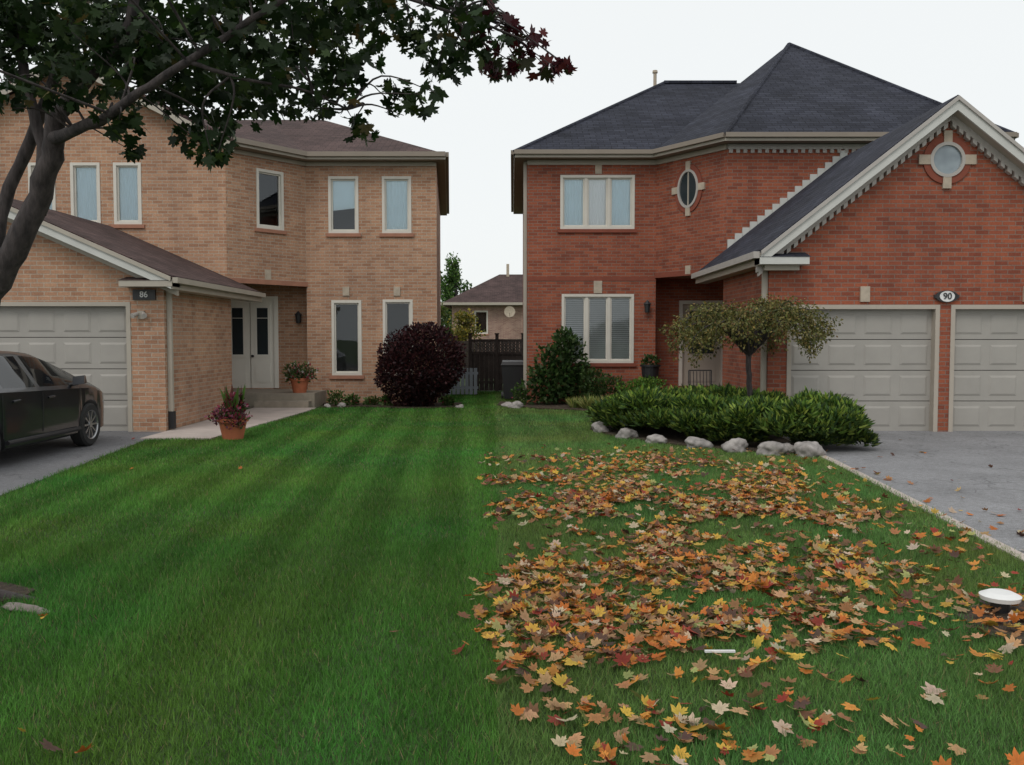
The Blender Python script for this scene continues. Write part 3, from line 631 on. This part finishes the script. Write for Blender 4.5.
# ================================================================ shrubs & plants
def shrub(name,*a,**k):
    T=empty(name); blob('foliage',*a,parent=T,**k); return T
s=shrub('burgundy_shrub',[(-2.15,20.9,1.0,.98,.9,.92),(-2.3,20.9,.75,.85,.8,.7),(-1.95,20.9,1.1,.85,.85,.82),(-2.15,20.9,.25,.35,.35,.3)],15000,.075,[(.034,.009,.012),(.06,.016,.018),(.018,.007,.009),(.08,.035,.028)],[4,3,4,.6],pw=7,bumpy=.05)
limbs('stems',[[(-2.15,20.9,-.02,.05),(-2.1,20.9,.3,.04),(-2.1,20.9,.9,.03)],[(-2.2,20.9,-.02,.04),(-2.4,20.9,.5,.03),(-2.5,20.9,.9,.02)]],s)
jp=[(1.6,15.6),(2.05,14.3),(2.8,13.35),(3.6,12.75),(4.3,12.55),(4.85,12.7),(4.95,13.6),(4.5,14.7),(4.1,16.5),(2.2,16.9)]
el=[];tries=0
while len(el)<110 and tries<8000:
    tries+=1; x0=rng.uniform(1.6,5.1);y0=rng.uniform(12.5,17)
    if inpoly(np.array([x0]),np.array([y0]),jp)[0]:
        r=rng.uniform(.22,.42); el.append((x0,y0,rng.uniform(.25,.55),r,r,rng.uniform(.18,.30)))
for (xa,ya),(xb,yb_) in zip(jp[:6],jp[1:7]):
    Ls=math.hypot(xb-xa,yb_-ya)
    for i in range(int(Ls/.16)+1):
        f=rng.random(); el.append((xa+(xb-xa)*f+rng.normal()*.05,ya+(yb_-ya)*f+.12,rng.uniform(.12,.34),.24,.22,.17))
J=empty('juniper_shrubs')
Ps=[];As=[];Cs=[]
for e in el:
    m=900; d=rdir(m); d[:,2]=np.abs(d[:,2])*.9-.35*rng.random(m); r=rng.random(m)**.33
    p=np.array(e[:3])+d*r[:,None]*np.array(e[3:]); ang=np.floor(rng.random(m)*40)*2.4
    ax_=d*.7+np.stack([np.cos(ang)*.5,np.sin(ang)*.5,.45+0*ang],1)+rdir(m)*.25
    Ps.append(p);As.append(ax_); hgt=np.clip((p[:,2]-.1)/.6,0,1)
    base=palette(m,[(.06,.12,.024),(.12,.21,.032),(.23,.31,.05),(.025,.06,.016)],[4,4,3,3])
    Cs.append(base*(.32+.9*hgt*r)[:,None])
P=np.vstack(Ps)
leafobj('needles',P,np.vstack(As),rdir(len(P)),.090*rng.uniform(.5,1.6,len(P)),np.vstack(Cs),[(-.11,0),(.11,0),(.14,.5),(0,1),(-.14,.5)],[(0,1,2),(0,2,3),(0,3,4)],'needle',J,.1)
U=empty('weeping_ornamental_tree')
base=(3.93,14.9)
LL=[[(base[0],base[1],0,.06),(base[0]+.03,base[1],.6,.05),(base[0]-.02,base[1],1.2,.045),(base[0],base[1],1.5,.04)]]
el=[]
for i in range(34):
    a=i*2.4; rr=.2+1.05*math.sqrt((i+.5)/34); ex=base[0]-.12+rr*math.cos(a)*1.0; ey=base[1]-.5+rr*math.sin(a)*.75; ez_=2.24-.50*(rr/1.25)**2+rng.uniform(-.12,.10)
    LL.append([(base[0],base[1],1.3+.1*rng.random(),.03),((base[0]+ex)/2,(base[1]+ey)/2,1.85,.016),(ex,ey,ez_,.006),(ex+.08*math.cos(a),ey+.08*math.sin(a),ez_-.28,.002)])
    el.append((ex,ey,ez_-.04,.28,.26,.13)); el.append((ex+.03,ey,ez_-.2,.2,.2,.18)); 
    if i%3==0: el.append((ex,ey,ez_-.38,.12,.12,.15))
limbs('branches',LL,U,jit=.15)
blob('leaves',el,14000,.045,[(.15,.15,.04),(.23,.20,.06),(.085,.10,.028),(.28,.19,.06)],[4,3,3,1.2],parent=U,pw=2,up=-.7)
shrub('leafy_shrub',[(.95,21.4,.75,.5,.4,.7),(1.35,21.5,.95,.45,.35,.75),(.75,21.3,.45,.5,.4,.45),(1.6,21.4,.5,.35,.35,.5),(1.25,21.4,1.5,.25,.25,.3)],2800,.12,[(.025,.06,.014),(.045,.09,.02),(.08,.12,.04)],[4,4,1.5],pw=3)
shrub('boxwood_shrub',[(2.75,19.6,.35,.5,.45,.35),(2.95,19.5,.5,.35,.35,.28)],3500,.055,[(.09,.19,.025),(.16,.27,.04),(.05,.11,.02)],[4,3,3],pw=5)
shrub('low_shrub',[(2.2,20.6,.35,.45,.4,.4),(1.9,21.0,.5,.3,.3,.4)],2200,.07,[(.03,.06,.015),(.05,.09,.02)],[1,1])
shrub('low_shrub',[(3.6,18.2,.3,.5,.5,.3),(3.4,17.6,.3,.4,.4,.28),(4.0,17.8,.3,.3,.4,.3)],2800,.06,[(.03,.07,.015),(.07,.12,.02)],[1,1])
def tuft(name,cx,cy,r,h,n,cols,w):
    a=rng.uniform(0,6.28,n); rr=rng.random(n)*r*.4; P=np.stack([cx+rr*np.cos(a),cy+rr*np.sin(a),np.full(n,.03)],1)
    ax_=np.stack([np.cos(a)*r*rng.random(n),np.sin(a)*r*rng.random(n),np.full(n,h)],1); T=empty(name)
    leafobj('blades',P,ax_,rdir(n),h*rng.uniform(.6,1.2,n),palette(n,cols,w),[(-.04,0),(.04,0),(.03,.6),(0,1),(-.03,.6)],[(0,1,2),(0,2,3),(0,3,4)],'leaf',T,.4)
for (cx,cy,r,h) in ((1.75,20.1,.4,.3),(1.45,20.4,.3,.25),(2.05,19.9,.3,.3)): tuft('ornamental_grass',cx,cy,r,h,260,[(.28,.32,.08),(.42,.42,.16),(.12,.18,.05)],[3,3,2])
for (cx,cy,r,h) in ((-4.1,20.95,.3,.35),(-3.75,21.1,.25,.25),(-3.3,21.2,.25,.2),(-2.95,21.1,.2,.22),(-1.5,21.0,.2,.2),(.2,21.4,.3,.45)):
    shrub('border_plant',[(cx,cy,h*.55,r*.7,r*.6,h*.6)],260,.075,[(.05,.11,.02),(.12,.17,.05),(.25,.04,.05)],[4,2,.3],pw=2)
def pot(name,x0,y0,z0,r,h,els,cnt,cols,wts,sz):
    T=empty(name); b=MB(); b.cyl((x0,y0,z0),(x0,y0,z0+h*.85),r*.68,r*.95,'terracotta',24); b.cyl((x0,y0,z0+h*.82),(x0,y0,z0+h),r*1.05,r*1.08,'terracotta',24,False)
    b.cyl((x0,y0,z0+h*.9),(x0,y0,z0+h*.93),r*.98,r*.98,'soil',24); b.build('pot',T)
    blob('plants',els,cnt,sz,cols,wts,parent=T,pw=2.2,up=.5); return T
pot('potted_plant',-4.42,14.2,.01,.23,.34,[(-4.47,14.12,.38,.30,.28,.15),(-4.4,14.2,.52,.17,.17,.22),(-4.3,14.0,.32,.16,.14,.12)],1100,[(.22,.03,.05),(.05,.08,.02),(.3,.10,.16),(.07,.02,.03)],[3,2,1.5,2.4],.055)
T=empty('canna_plant'); n=16; a=rng.uniform(0,6.28,n); leafobj('blades',np.stack([-4.4+.06*np.cos(a),14.2+.06*np.sin(a),np.full(n,.42)],1),np.stack([np.cos(a)*.3,np.sin(a)*.3,np.ones(n)],1),rdir(n),rng.uniform(.3,.5,n),palette(n,[(.06,.12,.02),(.12,.04,.03)],[3,1]),[(0,0),(.13,.45),(0,1),(-.13,.45)],ltris,'leaf',T,.3)
pot('potted_plant',-4.95,20.95,.34,.22,.34,[(-4.95,20.95,.82,.40,.3,.2),(-4.95,20.95,.72,.34,.3,.15)],900,[(.06,.1,.03),(.35,.06,.08),(.6,.55,.5),(.1,.14,.04)],[4,1.5,1,3],.07)
T=empty('urn_planter',(3.22,20.95,0)); b=MB()
for z0,z1,r0,r1 in((.03,.5,.03,.03),(.5,.56,.12,.12),(.56,.72,.08,.19),(.72,.95,.19,.21),(.95,.99,.24,.24)): b.cyl((0,0,z0),(0,0,z1),r0,r1,'black',20)
for i in range(3): b.cyl((.2*math.cos(i*2.1),.2*math.sin(i*2.1),.03),(0,0,.5),.014,.014,'black',8)
b.build('urn',T); blob('plant',[(0,0,1.06,.2,.2,.13)],300,.07,[(.03,.07,.02),(.06,.1,.02)],[1,1],parent=T)
def rockobj(x0,y0,sx_,sy_,sz_,name='boulder',mat='rock'):
    bpy.ops.mesh.primitive_ico_sphere_add(subdivisions=4,radius=1,location=(x0,y0,sz_*.45)); o=bpy.context.object; o.name=name
    ph=rng.uniform(0,6,6)
    for v in o.data.vertices:
        c=v.co.copy(); f=1+.15*math.sin(c.x*3+ph[0])*math.sin(c.y*3.4+ph[1])+.13*math.sin(c.z*4+ph[2]+c.x*2)+.07*math.sin(9*c.x+ph[3])*math.sin(8*c.z+ph[4])+.03*math.sin(17*c.y+ph[5])*math.sin(15*c.x)
        v.co=Vector((c.x*sx_*f,c.y*sy_*f,c.z*sz_*f))
    o.rotation_euler=(0,0,rng.uniform(-.5,.5)); o.data.materials.append(M[mat])
    for p in o.data.polygons: p.use_smooth=True
for x0,y0,a,c in((1.52,15.2,.16,.15),(1.83,14.3,.15,.12),(2.18,13.6,.17,.10),(2.7,13.0,.19,.12),(3.15,12.62,.18,.13),(3.58,12.32,.23,.13),(4.03,12.15,.21,.15),(3.82,12.45,.15,.1),(.1,20.6,.18,.1),(-.1,21.0,.14,.08),(-4.25,20.7,.09,.07),(-3.95,20.8,.09,.08),(-1.2,20.6,.1,.06)): rockobj(x0,y0,a,a*.75,c)
rockobj(-2.86,5.22,.17,.045,.028,'exposed_root','rockB')
T=empty('garden_light_cap',(2.83,5.15,0)); b=MB(); b.cyl((0,0,0),(0,0,.09),.05,.05,'black',20); b.cyl((0,0,.09),(0,0,.115),.105,.112,'white',32); b.cyl((0,0,.115),(0,0,.135),.112,.07,'white',32); b.build('cap',T)
b=MB(); b.abox(.95,1.1,4.36,4.375,.055,.065,'white'); b.build('plant_label_stake')
T=empty('patio_chair',(4.02,18.95,0)); b=MB()
for sx_ in(-.24,.24):
    b.cyl((sx_,-.22,0),(sx_,-.2,.6),.013,.013,'metal',8); b.cyl((sx_,.22,0),(sx_,.28,.92),.013,.013,'metal',8); b.cyl((sx_,-.22,.6),(sx_,.24,.62),.016,.016,'metal',8)
b.abox(-.24,.24,-.22,.24,.40,.43,'metal')
for i in range(7): b.cyl((-.21+i*.07,.24,.43),(-.21+i*.07,.28,.9),.008,.008,'metal',6)
b.cyl((-.24,.28,.92),(.24,.28,.92),.014,.014,'metal',8); b.build('frame',T)
T=empty('wheeled_bin',(.02,23.4,0)); b=MB()
b.hexa([(-.22,-.24,.05),(.22,-.24,.05),(.22,.24,.05),(-.22,.24,.05),(-.29,-.33,.92),(.29,-.33,.92),(.29,.33,.92),(-.29,.33,.92)],'black')
b.hexa([(-.31,-.36,.92),(.31,-.36,.92),(.31,.36,.92),(-.31,.36,.92),(-.27,-.3,1.0),(.27,-.3,1.0),(.27,.36,1.03),(-.27,.36,1.03)],'black')
b.cyl((-.3,.25,.1),(-.24,.25,.1),.1,.1,'black',16); b.cyl((.24,.25,.1),(.3,.25,.1),.1,.1,'black',16); b.cyl((-.27,.4,.9),(.27,.4,.9),.015,.015,'black',8); b.build('body',T)
T=empty('wooden_fence'); b=MB()
x0=-1.25
while x0<.34: b.abox(x0,x0+.13,26.98,27.0,.04,1.15,'wood'); x0+=.14
for z0 in(.25,1.12,1.5): b.abox(-1.25,.36,26.95,26.978,z0,z0+.08,'wood')
for i in range(-6,28):
    a=-1.2+i*.09
    for s_ in(1,-1):
        p=Vector((a,26.97+.008*s_,1.2)); q=Vector((a+s_*.32,26.97+.008*s_,1.52))
        if -1.25<min(p.x,q.x) and max(p.x,q.x)<.36: b.cyl(p,q,.012,.012,'wood',4)
for xx in(-1.25,-.45,.33): b.abox(xx-.05,xx+.05,26.9,27.0,0,1.72,'wood'); b.abox(xx-.07,xx+.07,26.88,27.02,1.72,1.76,'wood')
b.build('panels',T)
T=empty('picket_gate'); b=MB(); x0=-1.9
while x0<-.95: b.abox(x0,x0+.09,24.98,25,.05,.78,'woodG'); x0+=.12
for z0 in(.2,.6): b.abox(-1.92,-.94,25.0,25.03,z0,z0+.07,'woodG')
b.build('pickets',T)
T=empty('backyard_fence'); b=MB(); x0=-30
while x0<30: b.abox(x0,x0+.14,36,36.02,.0,1.5,'wood'); x0+=.15
b.build('boards',T)
H=empty('brick_house'); w=MB(); F=Fr((-4.0,60),(7,60)); h=(1.5,2.4,1.9,3.45)
w.wall(F,0,11,0,3.9,[h],'brickB'); w.wall(Fr((-4,70),(-4,60)),0,10,0,3.9,[],'brickB'); w.wall(Fr((7,60),(7,70)),0,10,0,3.9,[],'brickB')
window(w,F,*h,1,['none'],'sillL'); w.build('walls',H); w=MB()
E=[(-4.6,59.4,3.95),(7.6,59.4,3.95),(7.6,70.6,3.95),(-4.6,70.6,3.95)]; a=(-.9,65,6.2); c=(3.6,65,6.2)
w.poly([E[0],E[1],c,a],'roofL'); w.poly([E[3],E[0],a],'roofL'); w.poly([E[1],E[2],c],'roofL'); w.poly([E[2],E[3],a,c],'roofL')
w.beam(E[0],E[1],-.15,.02,-.02,.1,'trim'); w.beam(E[3],E[0],-.15,.02,-.02,.1,'trim'); w.abox(-.4,-.2,64.4,64.6,6.0,6.9,'stone')
w.build('roof',H)
T=empty('satellite_dish',(-.15,59.3,3.35)); b=MB()
for i in range(20):
    t0=2*math.pi*i/20;t1=2*math.pi*(i+1)/20
    for r0,r1_ in((0,.2),(.2,.36)):
        f=lambda r,t:(r*math.cos(t),-.3-.5*r*r,r*math.sin(t)); b.poly([f(r0,t0),f(r1_,t0),f(r1_,t1),f(r0,t1)] if r0 else [f(0,0),f(r1_,t0),f(r1_,t1)],'stone')
b.cyl((0,-.3,0),(0,.6,-.1),.03,.03,'stone',8); b.cyl((0,-.3,-.3),(0,-.8,-.05),.015,.02,'stone',8); b.build('dish',T)
def bgtree(name,x0,y0,h,r,cols,wts,n,z0=.3,sz=.3):
    T=empty(name); el=[]; LLs=[[(x0,y0,0,.03*h),(x0,y0,h*.5,.02*h),(x0,y0,h*.9,.006*h)]]
    for i in range(22):
        t_=rng.random(); zz=h*(z0+(1-z0)*t_*.93); rr=r*math.sin(math.pi*(.2+.75*t_))*rng.uniform(.2,.75); a=rng.uniform(0,6.28)
        ex,ey=x0+rr*math.cos(a),y0+rr*math.sin(a); el.append((ex,ey,zz,r*.38,r*.38,h*.10)); LLs.append([(x0,y0,zz*.75,.008*h),((x0+ex)/2,(y0+ey)/2,zz*.9,.005*h),(ex,ey,zz,.002*h)])
    limbs('branches',LLs,T); blob('leaves',el,n,sz,cols,wts,parent=T,pw=2)
bgtree('poplar_tree',-4.6,74,8.6,1.5,[(.07,.15,.035),(.13,.23,.05),(.04,.08,.024)],[3,3,2],5000,.25,.24)
bgtree('poplar_tree',-7.2,78,8.5,2.0,[(.05,.11,.025),(.09,.15,.035)],[3,3],4000,.25,.3)
bgtree('yellow_leaved_tree',-1.95,38,2.9,.95,[(.35,.28,.04),(.2,.2,.04),(.10,.12,.03)],[3,3,2],2500,.25,.12)
bgtree('yellow_leaved_tree',-3.3,40,3.0,1.1,[(.12,.15,.03),(.07,.1,.03)],[3,3],2000,.2,.14)
T=empty('distant_trees'); el=[]
for i in range(50): xx=rng.uniform(-60,60); el.append((xx,rng.uniform(88,96),rng.uniform(1.5,3.2),4,2,2.2))
blob('foliage',el,14000,.8,[(.03,.06,.02),(.05,.08,.03),(.02,.04,.015)],[1,1,1],parent=T)

# ================================================================ car
def carpaint():
    m,nt,b=newmat('dark_car_paint'); b.inputs['Metallic'].default_value=.4; b.inputs['Roughness'].default_value=.38; b.inputs['Coat Weight'].default_value=.7; b.inputs['Coat Roughness'].default_value=.08
    nt.links.new(ramp(nt,noise(nt,3,3),[(.3,(.013,.014,.019)),(.7,(.019,.021,.027))]),b.inputs['Base Color']); return m
M['paint']=carpaint(); M['rim']=plain('alloy_rim',(.36,.36,.37),.3,.05,5,0,.9); M['tyre']=plain('tyre_rubber',(.02,.02,.02),.85,.2,10,.2)
def cgl():
    m,nt,b=newmat('car_window_glass'); b.inputs['Base Color'].default_value=(.008,.009,.011,1); b.inputs['Roughness'].default_value=.03; b.inputs['IOR'].default_value=1.4; return m
M['carglass']=cgl()
M['red_lens']=plain('tail_lamp',(.25,.01,.01),.2,.05,5,0); M['lens']=plain('headlamp_lens',(.35,.37,.40),.12,.05,5,0)
C=empty('parked_car',(-7.10,9.66,.012))
ys=np.unique(np.concatenate([np.arange(0,4.56,.05),[.03,4.52,4.55]]))
top=lambda y:np.interp(y,[0,.03,.1,.5,.85,1.15,1.5,1.9,2.3,2.7,2.95,3.3,3.62,3.9,4.25,4.45,4.55],[.62,.86,.99,1.05,1.08,1.25,1.385,1.43,1.435,1.40,1.34,1.17,1.00,.94,.85,.75,.58])
belt=lambda y:np.interp(y,[0,.03,.1,.5,.85,2,3.3,3.62,3.9,4.25,4.45,4.55],[.58,.82,.94,.985,.99,.955,.925,.91,.87,.79,.68,.52])
Wd=lambda y:np.interp(y,[0,.05,.2,.5,1,2.2,3.6,4.1,4.35,4.5,4.55],[.66,.74,.82,.865,.89,.895,.88,.83,.74,.60,.50])
def sm(f,y): return float(np.mean([f(y+d) for d in(-.06,-.03,0,.03,.06)])) if .15<y<4.4 else float(f(y))
rows=[]
for y in ys:
    W=sm(Wd,y); tp=sm(top,y); bl=sm(belt,y); zb=.20; arch=False; zl=.24
    for yc in(.95,3.60):
        if abs(y-yc)<.365: zl=max(zl,.32+math.sqrt(.365**2-(y-yc)**2)); arch=True
    h=max(0,tp-bl); g_=min(1,h/.42); x5=W*.94; x6=x5-.05-.24*g_; z6=bl+.84*h
    zl=min(zl,bl-.08)
    endt=min(1,min(y,4.55-y)/.1); zb2=zb+.15*(1-endt)
    mid=max(.52,zl+.02); mid=min(mid,bl-.05)
    pts=[(0,zb2),(W*(.55 if arch else .9),zb2),(W*.985,max(zl,zb2+.03)),(W,mid),(W*.99,bl-.05 if bl-.05>mid else mid+.01),(x5,bl),(x6,z6),(x6*.8,bl+.965*h),(x6*.4,bl+.995*h),(0,tp)]
    rows.append([(x,y,z) for x,z in pts])
verts=[]; faces=[]; mi=[]
k=len(rows[0]); ring=2*k-2
for r in rows: verts+=r+[(-p[0],p[1],p[2]) for p in r[1:-1][::-1]]
mats=['paint','carglass','black']
for i in range(len(rows)-1):
    ym=(ys[i]+ys[i+1])/2
    for j in range(ring):
        jj=(j+1)%ring; s_=j if j<k-1 else ring-1-j
        m=0
        if s_<=1: m=2
        if s_==5 and 1.05<ym<3.32 and not(2.17<ym<2.26) and not (1.32<ym<1.38): m=1
        if s_>=6 and (.85<ym<1.42 or 2.98<ym<3.58): m=1
        faces.append((i*ring+j,i*ring+jj,(i+1)*ring+jj,(i+1)*ring+j)); mi.append(m)
faces.append(tuple(range(ring))); mi.append(0); faces.append(tuple((len(rows)-1)*ring+j for j in range(ring))[::-1]); mi.append(0)
me=bpy.data.meshes.new('body'); me.from_pydata(verts,[],faces); [me.materials.append(M[q]) for q in mats]; me.polygons.foreach_set('material_index',mi)
import bmesh
bm=bmesh.new(); bm.from_mesh(me); bmesh.ops.recalc_face_normals(bm,faces=bm.faces); bm.to_mesh(me); bm.free()
me.polygons.foreach_set('use_smooth',[True]*len(me.polygons))
o=bpy.data.objects.new('body',me); scene.collection.objects.link(o); o.parent=C
me.set_sharp_from_angle(angle=R(38))
def wheel(xo,yo,sgn):
    b=MB()
    def X(x): return xo+sgn*x
    def rings(prof,mf,n=40):
        for (x0_,r0),(x1_,r1) in zip(prof,prof[1:]):
            for i in range(n):
                a0=2*math.pi*i/n;a1=2*math.pi*(i+1)/n; b.poly([(X(x0_),yo+r0*math.cos(a0),.32+r0*math.sin(a0)),(X(x0_),yo+r0*math.cos(a1),.32+r0*math.sin(a1)),(X(x1_),yo+r1*math.cos(a1),.32+r1*math.sin(a1)),(X(x1_),yo+r1*math.cos(a0),.32+r1*math.sin(a0))],mf(r0))
    rings([(-.20,.20),(-.20,.29),(-.17,.32),(-.03,.32),(.0,.29),(.0,.215)],lambda r:'tyre')
    rings([(0,.215),(-.012,.20),(-.09,.19),(-.1,.0)],lambda r:'rim' if r>.195 else 'black')
    for q in range(10):
        a0=2*math.pi*q/10; c_,s_=math.cos(a0),math.sin(a0)
        P=lambda x,r,w_:(X(x),yo+r*c_-w_*s_,.32+r*s_+w_*c_)
        b.hexa([P(-.05,.03,-.012),P(-.05,.2,-.02),P(-.05,.2,.02),P(-.05,.03,.012),P(-.018,.03,-.012),P(-.012,.2,-.014),P(-.012,.2,.014),P(-.018,.03,.012)],'rim')
    b.cyl((X(-.05),yo,.32),(X(-.008),yo,.32),.055,.045,'rim',20)
    b.build('wheel',C)
for yo in(.95,3.60): wheel(.885,yo,1); wheel(-.885,yo,-1)
b=MB()
for s_ in(1,-1):
    b.hexa([(s_*.90,3.02,.93),(s_*1.06,3.04,.95),(s_*1.05,3.14,.96),(s_*.90,3.16,.94),(s_*.90,3.03,1.05),(s_*1.06,3.05,1.07),(s_*1.04,3.12,1.06),(s_*.90,3.14,1.04)],'paint')
    b.cyl((s_*.82,3.1,.93),(s_*.94,3.09,.96),.025,.03,'black',8)
    for yy in(1.5,2.35): b.cyl((s_*.905,yy,.80),(s_*.905,yy+.16,.81),.014,.014,'paint',8)
    for yy in(1.28,2.22,3.25): b.cyl((s_*.893,yy,.36),(s_*.895,yy,.9),.004,.004,'black',6)
    b.cyl((s_*.90,1.35,.30),(s_*.90,3.2,.30),.03,.03,'black',8)
    b.hexa([(s_*.62,-.01,.72),(s_*.80,.12,.74),(s_*.80,.2,.74),(s_*.6,.1,.72),(s_*.60,.015,.88),(s_*.79,.12,.90),(s_*.79,.2,.90),(s_*.6,.1,.88)],'red_lens')
    b.hexa([(s_*.50,4.5,.56),(s_*.76,4.3,.60),(s_*.7,4.2,.60),(s_*.5,4.3,.56),(s_*.48,4.47,.68),(s_*.74,4.26,.75),(s_*.7,4.2,.74),(s_*.5,4.3,.68)],'lens')
b.abox(-.26,.26,-.012,.03,.5,.62,'white'); b.abox(-.4,.4,4.53,4.57,.36,.5,'black')
b.build('fittings',C)

# ================================================================ light & camera
W=bpy.data.worlds.new('World'); scene.world=W; W.use_nodes=True; nt=W.node_tree; bg=nt.nodes['Background']
sky=nt.nodes.new('ShaderNodeTexSky'); sky.sky_type='NISHITA'; sky.sun_disc=False; sky.sun_elevation=R(50); sky.sun_rotation=R(205); sky.air_density=1; sky.dust_density=3
mx=nt.nodes.new('ShaderNodeMix'); mx.data_type='RGBA'; mx.inputs[0].default_value=.9; mx.inputs[7].default_value=(9.7,9.95,9.9,1)
nt.links.new(sky.outputs[0],mx.inputs[6]); nt.links.new(mx.outputs[2],bg.inputs[0]); bg.inputs[1].default_value=.1
l=bpy.data.lights.new('sun','SUN'); l.energy=.85; l.angle=R(20); l.color=(1,.96,.9); lo=bpy.data.objects.new('sun',l); scene.collection.objects.link(lo)
az=R(205); el_=R(50); d=Vector((math.sin(az)*math.cos(el_),math.cos(az)*math.cos(el_),math.sin(el_))); lo.rotation_euler=d.to_track_quat('Z','Y').to_euler()
cam=bpy.data.cameras.new('camera'); cam.lens=900/1024*36; cam.sensor_width=36; cam.clip_end=2000; co_=bpy.data.objects.new('camera',cam); scene.collection.objects.link(co_)
co_.location=(0,0,1.6); co_.rotation_euler=(R(90-2.8),0,0); scene.camera=co_
scene.view_settings.view_transform='Standard'; scene.view_settings.look='None'; scene.view_settings.exposure=0
